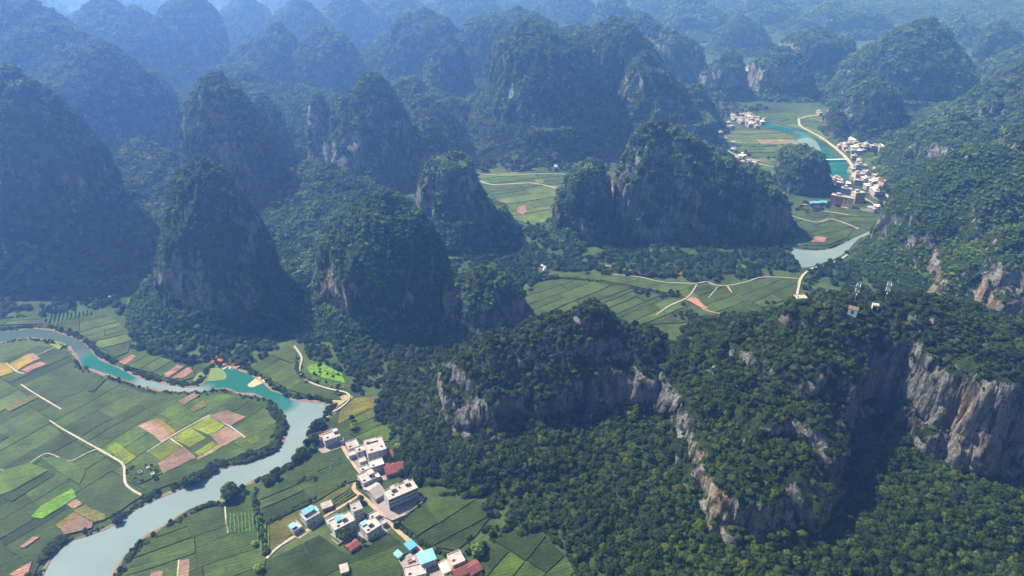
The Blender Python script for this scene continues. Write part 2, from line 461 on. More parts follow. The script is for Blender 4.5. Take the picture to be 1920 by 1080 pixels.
hill(240, [(160, 1300, 1312), (175, 1288, 1322), (200, 1280, 1332), (240, 1275, 1338)], .9, .4, 61, skirt=(.2, .2))
# left ranges
hill(245, [(-22, -110, 5), (-5, -180, 36), (20, -240, 70), (50, -290, 105), (82, -330, 150), (115, -350, 190), (150, -360, 225), (190, -370, 260), (245, -380, 300)], .7, .2, 40, skirt=(.2, .2))
hill(300, [(84, 160, 192), (95, 128, 212), (120, 95, 245), (150, 70, 285), (185, 50, 312), (240, 35, 330), (300, 20, 345)], .8, .3, 41, skirt=(.2, .2))
hill(275, [(38, 58, 92), (52, 38, 125), (72, 10, 165), (100, -30, 205), (140, -60, 245), (200, -80, 275), (275, -90, 290)], .7, .2, 47, skirt=(.2, .2))
hill(310, [(184, 155, 180), (195, 142, 195), (220, 135, 205), (260, 130, 212), (310, 128, 220)], .8, .5, 42, skirt=(.2, .2))
hill(470, [(142, -20, 40), (160, -60, 68), (200, -100, 104), (240, -130, 138), (290, -150, 178), (340, -165, 200), (400, -175, 214), (470, -180, 222)], .78, .35, 43, skirt=(.12, .2))
hill(150, [(-10, 340, 365), (5, 320, 385), (25, 300, 402), (60, 285, 418), (100, 275, 426), (150, 270, 430)], .8, .2, 44)
hill(165, [(5, 175, 215), (20, 150, 240), (40, 130, 270), (60, 115, 300), (90, 108, 330), (165, 100, 345)], .7, .2, 45)
hill(165, [(24, 232, 270), (38, 205, 300), (60, 180, 330), (100, 165, 360), (165, 160, 400)], .7, .2, 46)
# right ranges
hill(505, [(276, 1885, 2120), (288, 1830, 2200), (310, 1790, 2290), (335, 1742, 2340), (365, 1702, 2380), (400, 1672, 2400), (440, 1650, 2420), (475, 1634, 2430), (505, 1620, 2440)], .5, .42, 50, lean=40, skirt=(.12, .06))
hill(590, [(455, 1850, 1990), (480, 1815, 2060), (520, 1775, 2110), (560, 1755, 2140), (600, 1745, 2150)], .6, .75, 51, skirt=(.1, .2))
hill(330, [(223, 1775, 1815), (235, 1745, 1850), (255, 1718, 1900), (280, 1692, 1990), (305, 1680, 2050), (330, 1668, 2080)], .7, .45, 52, skirt=(.25, .12))
hill(270, [(136, 1890, 1990), (155, 1860, 2050), (180, 1825, 2100), (205, 1795, 2150), (235, 1765, 2200), (270, 1735, 2240)], .7, .35, 53)
hill(280, [(186, 1848, 1868), (196, 1840, 1880), (215, 1836, 1886), (280, 1832, 1890)], .8, .6, 54, skirt=(0, 0))
hill(135, [(46, 1862, 1890), (60, 1845, 1905), (85, 1835, 1925), (135, 1830, 1950)], .8, .4, 55)
hill(165, [(95, 1900, 1930), (110, 1875, 1960), (130, 1855, 1990), (165, 1840, 2030)], .8, .3, 56)
# broad wooded saddles between the peaks
hill(420, [(262, 245, 275), (290, 225, 315), (330, 185, 365), (370, 125, 420), (420, 50, 490)], 1.1, .08, 60, lean=70, skirt=(0, 0))
hill(430, [(300, 570, 600), (325, 552, 640), (360, 515, 690), (400, 465, 750), (430, 410, 815)], 1.1, .08, 62, lean=60, skirt=(0, 0))
hill(260, [(165, 740, 800), (185, 700, 850), (210, 660, 900), (260, 600, 960)], .8, .02, 63, skirt=(0, 0))
hill(270, [(150, 420, 500), (175, 340, 600), (210, 250, 700), (270, 140, 800)], .5, .05, 64, lean=60, skirt=(0, 0))
hill(225, [(150, 920, 1240), (185, 880, 1290), (225, 850, 1320)], .6, .05, 65, skirt=(0, 0))
# far ranges fading into the air
rf = random.Random(3)
far = [(560, 5, 80, 2050), (650, 0, 75, 2200), (460, 0, 70, 2250), (740, -10, 90, 2400), (870, -20, 90, 2600), (30, -20, 110, 2500),
       (1060, -10, 90, 2500), (1300, 5, 90, 2500), (1390, 36, 60, 2150), (1230, -20, 90, 2900), (1440, 0, 80, 2700), (1560, 12, 70, 2500), (1850, -5, 110, 2900),
       (1700, 0, 120, 3000), (1620, 18, 50, 2500), (1940, 15, 80, 2500), (970, -25, 100, 3100), (600, -35, 110, 3200), (290, -25, 100, 2800), (1150, 0, 60, 2200), (1790, 34, 60, 2350),
       (1500, -25, 120, 3400), (1360, -20, 110, 3300), (1640, -30, 120, 3700), (1800, -30, 130, 3700), (1100, -35, 120, 3600), (800, -35, 120, 3600), (150, -30, 120, 3300), (440, -35, 110, 3500), (1930, -25, 130, 3500)]
for k, (px, py, hw, D) in enumerate(far):
    yb = 540+FPX*math.tan(math.atan(CAM_H/D)-PITCH)
    top = max(py, 540+FPX*math.tan(math.atan((CAM_H-250)/D)-PITCH))
    h = yb-top
    hill(yb, [(top, px-hw*.18, px+hw*.2), (top+h*.15, px-hw*.45, px+hw*.42), (top+h*.4, px-hw*.75, px+hw*.72), (top+h*.7, px-hw*.92, px+hw*.9), (yb, px-hw, px+hw)],
         .8, .3, 100+k, res=9, skirt=(.2, .3))
# ------------------------------------------------------------------ nearest ridge and spur (height field with undercut cliffs)
def idw(x, y, ctrl, p=3.0, soft=60.0):
    c = np.array(ctrl, float); num = 0; den = 0
    for (a, b, z) in c:
        w = 1/((x-a)**2+(y-b)**2+soft)**(p/2)
        num = num+w*z; den = den+w
    return num/den

def signed_dist(x, y, poly):
    d = np.full(x.shape, 1e9); ins = np.zeros(x.shape, bool)
    n = len(poly)
    for k in range(n):
        ax, ay = poly[k]; bx, by = poly[(k+1) % n]
        ex, ey = bx-ax, by-ay
        t = np.clip(((x-ax)*ex+(y-ay)*ey)/(ex*ex+ey*ey+1e-9), 0, 1)
        d = np.minimum(d, np.hypot(x-ax-t*ex, y-ay-t*ey))
        c = ((ay > y) != (by > y))
        with np.errstate(divide='ignore', invalid='ignore'):
            c &= x < (bx-ax)*(y-ay)/(by-ay+1e-12)+ax
        ins ^= c
    return np.where(ins, d, -d)

FOOT_L = [(-64, 442), (-58, 412), (-40, 390), (-12, 382), (15, 392), (50, 400), (75, 402), (100, 400), (120, 412), (135, 440), (132, 470), (80, 482), (0, 476), (-50, 466)]
FOOT_R = [(104, 440), (108, 398), (114, 372), (116, 345), (116, 320), (120, 297), (140, 289), (162, 291), (185, 293), (204, 299), (216, 325), (226, 352), (240, 376), (256, 392),
          (272, 392), (284, 366), (300, 350), (330, 344), (370, 344), (470, 338), (500, 420), (460, 480), (380, 472), (300, 482), (230, 487), (140, 480)]
CAP = [(-62, 430, 42), (-40, 435, 62), (-12, 436, 74), (16, 436, 84), (40, 434, 86), (61, 436, 99), (90, 432, 80), (118, 430, 86), (135, 436, 64), (-35, 395, 40), (-10, 390, 54), (15, 398, 58),
       (50, 405, 66), (75, 406, 72), (100, 404, 70), (0, 470, 46), (80, 474, 56), (133, 425, 70), (150, 420, 84), (167, 420, 94), (205, 420, 105), (243, 418, 112), (270, 416, 113), (289, 414, 117), (312, 408, 110),
       (338, 402, 98), (365, 392, 95), (430, 385, 94), (200, 470, 66), (300, 470, 78), (400, 460, 70), (160, 303, 46), (193, 303, 49), (125, 320, 50), (125, 350, 58), (165, 330, 60), (165, 352, 68), (212, 335, 62),
       (222, 362, 70), (150, 385, 80), (200, 390, 88), (238, 388, 84), (116, 385, 64), (262, 404, 90), (288, 372, 92), (310, 355, 95), (350, 352, 90), (430, 346, 88)]
TAL = [(-62, 385, 8), (-60, 440, 8), (-20, 372, 13), (5, 378, 18), (30, 388, 22), (80, 388, 24), (104, 370, 26), (106, 330, 22), (112, 290, 17), (160, 276, 16), (210, 285, 18), (250, 340, 18), (262, 380, 32),
       (290, 338, 22), (350, 335, 15), (450, 330, 12), (90, 262, 5), (200, 250, 8), (300, 265, 6), (450, 250, 4), (-60, 300, -2), (-20, 300, -2), (-14, 335, -2), (15, 325, 1), (28, 305, -2), (45, 282, -2), (5, 262, -2), (60, 320, 12),
       (60, 235, -2), (150, 230, 2), (-60, 505, -2), (50, 512, -2), (150, 522, -2), (300, 520, 2), (450, 520, 6), (-95, 450, 3), (-98, 400, -2), (-90, 350, -2), (-50, 345, -1), (-60, 470, 3), (500, 400, 10), (30, 500, -2), (110, 505, -1), (180, 505, 2)]

def near_massif():
    res = 1.0
    xs = np.arange(-110, 500, res); yv = np.arange(228, 526, res)
    X, Y = np.meshgrid(xs, yv)
    x, y = X.ravel(), Y.ravel()
    wob = fbm(x/34, y/34, 0*x, 5, 3)*9 + fbm(x/11, y/11, 0*x, 6, 3)*5
    d = np.maximum(signed_dist(x, y, FOOT_L), signed_dist(x, y, FOOT_R)) + wob
    cap = idw(x, y, CAP) + fbm(x/30, y/30, 0*x, 7, 4)*6 + fbm(x/8, y/8, 0*x, 8, 3)*2
    tn = cap/17+fbm(x/40, y/40, 0*x, 14, 2)*.9; fr = tn-np.floor(tn); tw = .35+.35*sstep(395, 370, y); cap = cap*(1-tw)+tw*(cap+17*(sstep(.22, .62, fr)-fr))
    tal = idw(x, y, TAL, 3.5, 90)
    tal = tal + (fbm(x/26, y/26, 0*x, 9, 4)*3)*sstep(0, 10, tal)
    ledge = .34+.16*fbm(x/18, y/18, 0*x, 10, 2)
    S = ledge*sstep(-2, 4, d) + (1-ledge)*sstep(5, 12, d)
    edge = .42+.32*np.maximum(sstep(236, 262, x), 0)+.14*sstep(190, 215, x)*sstep(262, 236, x)
    hump = edge+(1-edge)*np.sin(np.clip(d/34, 0, 1)*math.pi/2)
    z = tal + np.maximum(cap-tal, 0)*S*hump
    P = np.stack([x, y, z], 1)
    nx = len(xs); ny = len(yv)
    i = np.arange(ny-1)[:, None]; j = np.arange(nx-1)[None, :]
    Q = np.stack([i*nx+j, i*nx+j+1, (i+1)*nx+j+1, (i+1)*nx+j], -1).reshape(-1, 4)
    N, _ = vert_normals(P, Q)
    steep = sstep(.35, .8, 1-N[:, 2])
    hn = N[:, :2]/(np.linalg.norm(N[:, :2], axis=1)[:, None]+1e-6)
    wall = fbm(P[:, 0]/14, P[:, 1]/14, P[:, 2]/11, 61, 4, .6)*5 + (1-2*np.abs(fbm(P[:, 0]/9, P[:, 1]/9, P[:, 2]/40, 62, 3)))*2.4 + (1-2*np.abs(fbm(P[:, 0]/15, P[:, 1]/15, P[:, 2]/5, 64, 3)))*2.2 + fbm(P[:, 0]/3.5, P[:, 1]/3.5, P[:, 2]/4, 63, 2)*1.8
    P[:, :2] += hn*(wall*steep)[:, None]
    N, _ = vert_normals(P, Q)
    ra = rock_attr(P, N, .95, 3)
    keep = (z[Q] > -1.2).any(1)
    link('hill', np_mesh('hill', P, Q[keep], M['hill'], {'rock': ra}, smooth=False)).__setitem__('kind', 'structure')
    return P, Q[keep], N, ra, x, y

NM = near_massif()

# ------------------------------------------------------------------ foliage shapes
def blob_faces(rng, verts, faces, c, R, n, size, flat=.8, up=.25):
    """n small leaf sprays over the outside of a lump"""
    for k in range(n):
        v = rng.normal(size=3); v /= np.linalg.norm(v)
        if v[2] < -.35: v[2] *= -1
        p = c + v*R*np.array([1, 1, flat])*rng.uniform(.82, 1.08)
        nrm = v + rng.normal(size=3)*.55; nrm[2] += up; nrm /= np.linalg.norm(nrm)
        t = np.cross(nrm, rng.normal(size=3)); t /= np.linalg.norm(t); b = np.cross(nrm, t)
        s = size*rng.uniform(.6, 1.3)
        i = len(verts)
        verts += [p+t*s, p+b*s*.8+nrm*s*.15, p-t*s, p-b*s*.8+nrm*s*.15]
        faces.append((i, i+1, i+2, i+3))

_ico = None
def core(verts, faces, c, R, flat, rng):
    """closed inner lump so that no light falls straight through"""
    n0 = len(verts)
    nu, nv = 8, 5
    for a in range(nv):
        ph = math.pi*(a/(nv-1))
        for b in range(nu):
            t = 2*math.pi*b/nu
            r = R*rng.uniform(.78, .95)
            verts.append(c+np.array([math.sin(ph)*math.cos(t)*r, math.sin(ph)*math.sin(t)*r, math.cos(ph)*r*flat]))
    for a in range(nv-1):
        for b in range(nu):
            faces.append((n0+a*nu+b, n0+(a+1)*nu+b, n0+(a+1)*nu+(b+1) % nu, n0+a*nu+(b+1) % nu))

def crown_mesh(name, seed, mat, lumps=9, leaves=64, size=.14, spread=.58, tall=.8):
    rng = np.random.default_rng(seed); V = []; F = []
    for k in range(lumps):
        a = 2.4*k+rng.uniform(-.4, .4); rr = spread*math.sqrt((k+.4)/lumps)
        R = rng.uniform(.30, .48)
        c = np.array([math.cos(a)*rr, math.sin(a)*rr, (.25+tall*.5*(1-(rr/spread)**2)+rng.uniform(-.12, .15))])
        core(V, F, c, R*.86, .85, rng); blob_faces(rng, V, F, c, R, leaves, size)
    return np_mesh(name, np.array(V), np.array(F), mat, smooth=False)

def thicket_mesh(name, seed, mat, n=10):
    rng = np.random.default_rng(seed); V = []; F = []
    for k in range(n):
        a = 2.4*k+rng.uniform(-.3, .3); rr = 1.0*math.sqrt((k+.2)/n)
        R = rng.uniform(.2, .42)
        c = np.array([math.cos(a)*rr, math.sin(a)*rr, rng.uniform(-.05, .45)])
        core(V, F, c, R*.88, .9, rng); blob_faces(rng, V, F, c, R, 20, .15)
    return np_mesh(name, np.array(V), np.array(F), mat, smooth=False)

CROWNS = [crown_mesh('crown', 10+k, M['leaf'], lumps=(9, 6, 12, 5, 14)[k], tall=(.8, 1.6, .45, 1.0, .7)[k], spread=(.58, .4, .78, .42, .66)[k], size=(.14, .12, .16, .2, .11)[k]) for k in range(5)]
SUNLIT_SCRUB = []
for m_ in CROWNS:
    q_ = m_.copy(); q_.materials[0] = M['scrub']; SUNLIT_SCRUB.append(q_)
THICK = [thicket_mesh('thicket', 30+k, M['scrub'], (10, 8, 13)[k]) for k in range(3)]

def hold(name, meshes):
    c = bpy.data.collections.new(name)
    for m in meshes:
        c.objects.link(bpy.data.objects.new(name, m))
    return c

def forest(name, P, r, meshes, label, seed, squash=.85, kind='stuff', nrm=None):
    """many crowns as one mass of woodland"""
    rng = np.random.default_rng(seed)
    me = bpy.data.meshes.new(name); n = len(P)
    me.vertices.add(n); me.vertices.foreach_set('co', np.ascontiguousarray(P, np.float32).ravel())
    for an, av in (('size', r), ('turn', rng.uniform(0, 6.28, n)), ('tall', rng.uniform(.75, 1.25, n)*squash)):
        a = me.attributes.new(an, 'FLOAT', 'POINT'); a.data.foreach_set('value', np.asarray(av, np.float32))
    if nrm is None: nrm = np.tile([0., 0, 1], (n, 1))
    a = me.attributes.new('up', 'FLOAT_VECTOR', 'POINT'); a.data.foreach_set('vector', np.ascontiguousarray(nrm, np.float32).ravel())
    a = me.attributes.new('which', 'INT', 'POINT'); a.data.foreach_set('value', rng.integers(0, len(meshes), n).astype(np.int32))
    me.materials.append(M['leaf'])
    o = link(name, me); tag(o, label, kind=kind); o['category'] = 'forest'
    ng = bpy.data.node_groups.new(name, 'GeometryNodeTree')
    ng.interface.new_socket('Geometry', in_out='INPUT', socket_type='NodeSocketGeometry')
    ng.interface.new_socket('Geometry', in_out='OUTPUT', socket_type='NodeSocketGeometry')
    N_ = ng.nodes; gi = N_.new('NodeGroupInput'); go = N_.new('NodeGroupOutput')
    ip = N_.new('GeometryNodeInstanceOnPoints'); ci = N_.new('GeometryNodeCollectionInfo')
    ci.inputs['Collection'].default_value = hold(name+'_shapes', meshes)
    ci.inputs['Separate Children'].default_value = True; ci.inputs['Reset Children'].default_value = True
    def at(nm, t='FLOAT'):
        q = N_.new('GeometryNodeInputNamedAttribute'); q.data_type = t; q.inputs['Name'].default_value = nm; return q.outputs['Attribute']
    cb = N_.new('ShaderNodeCombineXYZ'); cs = N_.new('ShaderNodeCombineXYZ'); mu = N_.new('ShaderNodeMath'); mu.operation = 'MULTIPLY'
    L = ng.links.new
    L(at('turn'), cb.inputs[2]); s = at('size'); L(s, cs.inputs[0]); L(s, cs.inputs[1]); L(s, mu.inputs[0]); L(at('tall'), mu.inputs[1]); L(mu.outputs[0], cs.inputs[2])
    L(gi.outputs[0], ip.inputs['Points']); L(ci.outputs[0], ip.inputs['Instance']); ip.inputs['Pick Instance'].default_value = True
    L(at('which', 'INT'), ip.inputs['Instance Index']); al = N_.new('FunctionNodeAlignEulerToVector'); al.axis = 'Z'; L(cb.outputs[0], al.inputs['Rotation']); L(at('up', 'FLOAT_VECTOR'), al.inputs['Vector']); L(al.outputs[0], ip.inputs['Rotation']); L(cs.outputs[0], ip.inputs['Scale'])
    L(ip.outputs[0], go.inputs[0])
    md = o.modifiers.new('scatter', 'NODES'); md.node_group = ng
    return o

def buried(P, own):
    m = np.zeros(len(P), bool)
    for k, b in enumerate(BODIES):
        if k == own: continue
        if abs(b.cx.mean()-P[:, 0].mean()) > b.rx.max()*1.5+400: continue
        m |= b.inside(P)
    return m

def in_view(P, pad=90):
    px, py = proj(P)
    return (px > -pad) & (px < 1920+pad) & (py > -pad-60) & (py < 1080+pad*2)
# ------------------------------------------------------------------ ground, river, fields
def pts(px_list, z=0.0):
    return [G(a, b, z) for a, b in px_list]

gm = NT('valley floor')
n1 = gm.noise(.012, 5, .6); n2 = gm.noise(.12, 6, .7)
c1 = gm.ramp(n1, [(.3, (.014, .026, .007)), (.5, (.033, .058, .012)), (.7, (.07, .10, .026))])
gm.base(gm.mix(1.0, c1, gm.ramp(n2, [(.3, .55), (.7, 1.25)]), 'MULTIPLY'))
gm.bump(n2, .6, 2.0)
M['ground'] = gm.m
gv = np.array([(-9000, 100, 0), (9000, 100, 0), (9000, 12000, 0), (-9000, 12000, 0)], float)
nx_, ny_ = 60, 60
gx = np.linspace(-7000, 7000, nx_); gyv = 60+np.linspace(0, 1, ny_)**2*7500
GX, GY = np.meshgrid(gx, gyv)
i_ = np.arange(ny_-1)[:, None]; j_ = np.arange(nx_-1)[None, :]
gq = np.stack([i_*nx_+j_, i_*nx_+j_+1, (i_+1)*nx_+j_+1, (i_+1)*nx_+j_], -1).reshape(-1, 4)
tag(link('ground', np_mesh('ground', np.stack([GX.ravel(), GY.ravel(), 0*GX.ravel()], 1), gq, M['ground'])), kind='structure')

def smooth_line(p, k=4):
    """Catmull-Rom through the points"""
    out = []
    n = len(p)
    for i in range(n-1):
        p0, p1, p2, p3 = p[max(i-1, 0)], p[i], p[i+1], p[min(i+2, n-1)]
        for s in range(k):
            t = s/k
            out.append(tuple(.5*((2*p1[a])+(-p0[a]+p2[a])*t+(2*p0[a]-5*p1[a]+4*p2[a]-p3[a])*t*t+(-p0[a]+3*p1[a]-3*p2[a]+p3[a])*t**3) for a in (0, 1)))
    out.append(tuple(p[-1])); return out

def sheet(name, poly, z, mat, kind='structure'):
    bm = bmesh.new()
    vs_ = [bm.verts.new((x, y, z)) for x, y in poly]
    f = bm.faces.new(vs_); f.normal_update()
    if f.normal.z < 0: f.normal_flip()
    bmesh.ops.triangulate(bm, faces=bm.faces[:])
    me = bpy.data.meshes.new(name); bm.to_mesh(me); bm.free(); me.materials.append(mat)
    o = link(name, me)
    return tag(o, kind=kind)

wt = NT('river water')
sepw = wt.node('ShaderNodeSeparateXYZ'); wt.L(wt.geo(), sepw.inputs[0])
dark = wt.math('MULTIPLY', wt.ramp(wt.math('MULTIPLY', sepw.outputs[1], .001), [(.49, 0.0), (.53, 1.0)]), wt.ramp(wt.math('MULTIPLY', sepw.outputs[1], .001), [(.62, 1.0), (.65, 0.0)]))  # darker base on the upper reach, hill reflection painted into the colour
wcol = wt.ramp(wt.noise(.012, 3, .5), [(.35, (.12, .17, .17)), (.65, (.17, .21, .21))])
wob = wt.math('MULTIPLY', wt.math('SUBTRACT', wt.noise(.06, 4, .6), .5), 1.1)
teal = None  # teal patches paint the dark hills' reflection into the water colour
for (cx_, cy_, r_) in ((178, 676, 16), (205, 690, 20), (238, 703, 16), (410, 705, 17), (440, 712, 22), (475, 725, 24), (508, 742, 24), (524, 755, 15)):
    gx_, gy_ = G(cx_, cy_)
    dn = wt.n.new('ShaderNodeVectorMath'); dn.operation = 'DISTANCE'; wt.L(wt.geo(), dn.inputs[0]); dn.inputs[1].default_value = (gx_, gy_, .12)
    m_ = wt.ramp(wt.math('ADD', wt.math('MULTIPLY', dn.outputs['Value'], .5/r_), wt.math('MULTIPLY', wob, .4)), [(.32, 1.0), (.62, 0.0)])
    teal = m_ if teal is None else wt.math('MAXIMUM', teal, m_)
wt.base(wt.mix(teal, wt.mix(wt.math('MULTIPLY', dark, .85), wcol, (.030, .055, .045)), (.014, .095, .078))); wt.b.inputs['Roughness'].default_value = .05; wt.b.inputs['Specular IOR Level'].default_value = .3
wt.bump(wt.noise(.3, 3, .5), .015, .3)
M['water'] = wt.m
wt = NT('teal pool water'); wt.base(wt.ramp(wt.noise(.05, 3, .5), [(.35, (.006, .075, .07)), (.65, (.012, .135, .115))])); wt.b.inputs['Roughness'].default_value = .05; wt.b.inputs['Specular IOR Level'].default_value = .4
wt.bump(wt.noise(.3, 3, .5), .015, .3)
M['teal'] = wt.m

NORTH = [(-60, 618), (0, 621), (50, 617), (85, 617), (115, 623), (140, 633), (160, 645), (182, 665), (205, 682), (240, 697), (275, 711), (320, 721), (350, 726), (374, 722), (386, 712)]
POOL = [(386, 712), (392, 697), (405, 688), (425, 686), (448, 692), (470, 702), (492, 716), (505, 726), (525, 738), (548, 748), (575, 752), (600, 754), (612, 762)]
EAST = [(612, 762), (606, 782), (590, 798), (578, 820), (566, 845), (545, 868), (510, 886), (480, 900), (455, 912), (436, 925), (416, 940), (382, 946), (345, 962), (305, 988), (265, 1012), (236, 1042), (214, 1080), (196, 1130)]
SOUTH = [(-60, 642), (0, 643), (50, 634), (100, 640), (130, 652), (146, 672), (158, 687), (185, 698), (228, 711), (270, 726), (320, 734), (375, 735), (420, 728), (452, 738), (485, 742), (512, 756), (529, 778), (537, 800), (533, 820), (518, 845), (485, 860), (445, 871), (405, 884), (370, 905), (335, 918), (292, 936), (262, 950), (232, 973), (200, 990), (162, 1005), (122, 1021), (98, 1040), (78, 1080), (60, 1130)]
bankN = smooth_line(pts(NORTH)); bankP = smooth_line(pts(POOL)); bankE = smooth_line(pts(EAST)); bankS = smooth_line(pts(SOUTH))
def jitter(line, a=1.6, seed=1):
    q = np.array(line); n = fbm(q[:, 0]/7, q[:, 1]/7, 0*q[:, 0], seed, 3)*a; m = fbm(q[:, 0]/7, q[:, 1]/7, 0*q[:, 0]+9, seed, 3)*a
    return [(x+u, y+v) for (x, y), u, v in zip(line, n, m)]
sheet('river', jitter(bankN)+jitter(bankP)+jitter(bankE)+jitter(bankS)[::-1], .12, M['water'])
M['gravel'] = plain('river gravel', (.34, .27, .18), .35, .5, bump=.3)
M['redrock'] = plain('wet red rocks', (.30, .10, .075), .4, .4, bump=1)
M['mud'] = plain('river mud', (.16, .115, .075), .35, .4)
MUD = [(bankN, 2.0), (bankP, 2.2), (bankE, 2.0), (bankS, 1.8)]
sheet('riverbank', smooth_line(pts([(372, 700), (400, 690), (418, 694), (425, 706), (418, 713), (380, 716), (368, 722), (362, 712), (372, 700)]), 3)[:-1], .3, plain('marsh grass', (.10, .15, .04), .3, .4))
sheet('riverbank', smooth_line(pts([(464, 722), (485, 706), (500, 702), (508, 710), (494, 718), (472, 727), (464, 722)]), 3)[:-1], .3, M['gravel'])
sheet('riverbank', smooth_line(pts([(612, 758), (640, 742), (662, 744), (640, 765), (618, 785), (604, 795), (606, 775), (612, 758)]), 3)[:-1], .2, plain('dry river grass', (.24, .20, .09), .3, .3))

# middle and far water
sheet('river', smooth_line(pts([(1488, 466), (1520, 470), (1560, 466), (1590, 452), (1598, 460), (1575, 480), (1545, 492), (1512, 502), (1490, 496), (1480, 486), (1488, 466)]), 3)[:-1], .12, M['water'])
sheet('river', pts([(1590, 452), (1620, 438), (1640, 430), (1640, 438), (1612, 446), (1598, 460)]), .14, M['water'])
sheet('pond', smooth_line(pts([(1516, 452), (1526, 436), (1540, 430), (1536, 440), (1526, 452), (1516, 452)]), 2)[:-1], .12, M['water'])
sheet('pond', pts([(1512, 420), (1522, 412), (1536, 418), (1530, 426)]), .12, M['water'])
sheet('river', smooth_line(pts([(1420, 218), (1432, 226), (1455, 235), (1480, 241), (1505, 248), (1528, 262), (1545, 274), (1560, 290), (1580, 300), (1592, 315), (1590, 330), (1570, 338), (1552, 332), (1556, 312), (1546, 296), (1530, 284), (1505, 272), (1490, 264), (1500, 254), (1480, 248), (1450, 242), (1428, 232), (1414, 220), (1420, 218)]), 3)[:-1], .12, M['teal'])
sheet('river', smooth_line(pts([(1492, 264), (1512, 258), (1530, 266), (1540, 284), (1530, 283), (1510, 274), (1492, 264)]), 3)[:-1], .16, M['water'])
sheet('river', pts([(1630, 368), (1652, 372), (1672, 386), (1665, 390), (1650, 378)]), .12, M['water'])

for ln, w_ in MUD:
    L0 = jitter(ln, 1.4, 8); V = []; n_ = len(L0)
    for i in range(n_):
        a_, b_ = L0[max(i-1, 0)], L0[min(i+1, n_-1)]; dx, dy = b_[0]-a_[0], b_[1]-a_[1]; l = math.hypot(dx, dy) or 1
        ww = w_*.5*(1+.7*float(vnoise(i*.37, 0, 0, 3)))
        for s_, zz in ((1.4, .02), (.8, .5), (-.6, .5), (-1.4, .02)): V.append((L0[i][0]-dy/l*ww*s_, L0[i][1]+dx/l*ww*s_, zz))
    F_ = [(i*4+e, i*4+e+1, i*4+e+5, i*4+e+4) for i in range(n_-1) for e in range(3)]
    me = bpy.data.meshes.new('riverbank'); me.from_pydata(V, [], F_); me.materials.append(M['mud']); tag(link('riverbank', me), kind='structure')
# ---- crops
CROP = {'corn': (.038, .064, .020), 'cornb': (.050, .084, .024), 'deep': (.022, .042, .013), 'green': (.055, .10, .018), 'lime': (.15, .20, .018), 'fresh': (.10, .22, .014),
        'ochre': (.24, .18, .04), 'soil': (.22, .14, .10), 'rust': (.20, .105, .08), 'olive': (.10, .10, .03), 'pale': (.08, .125, .042), 'straw': (.22, .19, .085)}
ROWANG = 0.35
def crop_material(name, col, soil=False):
    t = NT('crop '+name)
    v = t.attr('tone').outputs['Fac']
    rot = t.n.new('ShaderNodeMapping'); rot.inputs['Rotation'].default_value = (0, 0, -ROWANG); t.L(t.geo(), rot.inputs[0])
    rowm = t.noise(1.0, 3, .6, vec=rot.outputs[0], sx=(.05, .55, .1))
    n = t.math('ADD', t.math('MULTIPLY', t.noise(.55, 5, .75), .6), t.math('MULTIPLY', rowm, .4)); n2 = t.noise(.06, 3, .5)
    c = t.mix(1.0, col, t.ramp(n, [(.36, .5), (.5, 1.0), (.64, 1.5)]), 'MULTIPLY')
    c = t.mix(1.0, c, t.ramp(n2, [(.3, .66), (.7, 1.34)]), 'MULTIPLY')
    vv = t.node('ShaderNodeCombineColor')
    for k in range(3): t.L(v, vv.inputs[k])
    c = t.mix(1.0, c, vv.outputs[0], 'MULTIPLY')
    wv = t.n.new('ShaderNodeTexWave'); wv.inputs['Scale'].default_value = .14; wv.inputs['Distortion'].default_value = 1.6; wv.inputs['Detail'].default_value = 2; wv.bands_direction = 'Y'; t.L(rot.outputs[0], wv.inputs['Vector'])
    c = t.mix(1.0, c, t.ramp(wv.outputs['Fac'], [(.1, .78), (.8, 1.16)]), 'MULTIPLY')
    t.base(c); t.bump(n, 1.0, .35 if soil else 1.2)
    return t.m
CM = {k: crop_material(k, tuple(.78*q for q in v) if k in ('soil', 'rust', 'straw') else (v[0]*.84, v[1]*.80, v[2]*.50), k in ('soil', 'rust', 'ochre')) for k, v in CROP.items()}

def clip(poly, p, n):
    out = []
    for k in range(len(poly)):
        a, b = poly[k], poly[(k+1) % len(poly)]
        da = (a[0]-p[0])*n[0]+(a[1]-p[1])*n[1]; db = (b[0]-p[0])*n[0]+(b[1]-p[1])*n[1]
        if da >= 0: out.append(a)
        if (da >= 0) != (db >= 0):
            t = da/(da-db); out.append((a[0]+t*(b[0]-a[0]), a[1]+t*(b[1]-a[1])))
    return out

def parea(p): return abs(sum(p[k][0]*p[(k+1) % len(p)][1]-p[(k+1) % len(p)][0]*p[k][1] for k in range(len(p))))/2

def split(poly, ang, target, rnd, aspect=2.2, out=None):
    if out is None: out = []
    if len(poly) < 3: return out
    A = parea(poly)
    if A < 12: return out
    if A < target*rnd.uniform(.6, 1.7): out.append(poly); return out
    c, s = math.cos(ang), math.sin(ang)
    u = [p[0]*c+p[1]*s for p in poly]; v = [-p[0]*s+p[1]*c for p in poly]
    lu, lv = max(u)-min(u), max(v)-min(v)
    t = rnd.uniform(.36, .64)
    if lu > lv*aspect*rnd.uniform(.7, 1.3):
        m = min(u)+lu*t; a2 = ang+rnd.uniform(-.1, .1); n = (math.cos(a2), math.sin(a2)); p = (m*c-(sum(v)/len(v))*s, m*s+(sum(v)/len(v))*c)
    else:
        m = min(v)+lv*t; a2 = ang+rnd.uniform(-.06, .06); n = (-math.sin(a2), math.cos(a2)); cu = sum(u)/len(u); p = (cu*c-m*s, cu*s+m*c)
    split(clip(poly, p, n), ang, target, rnd, aspect, out); split(clip(poly, p, (-n[0], -n[1])), ang, target, rnd, aspect, out)
    return out

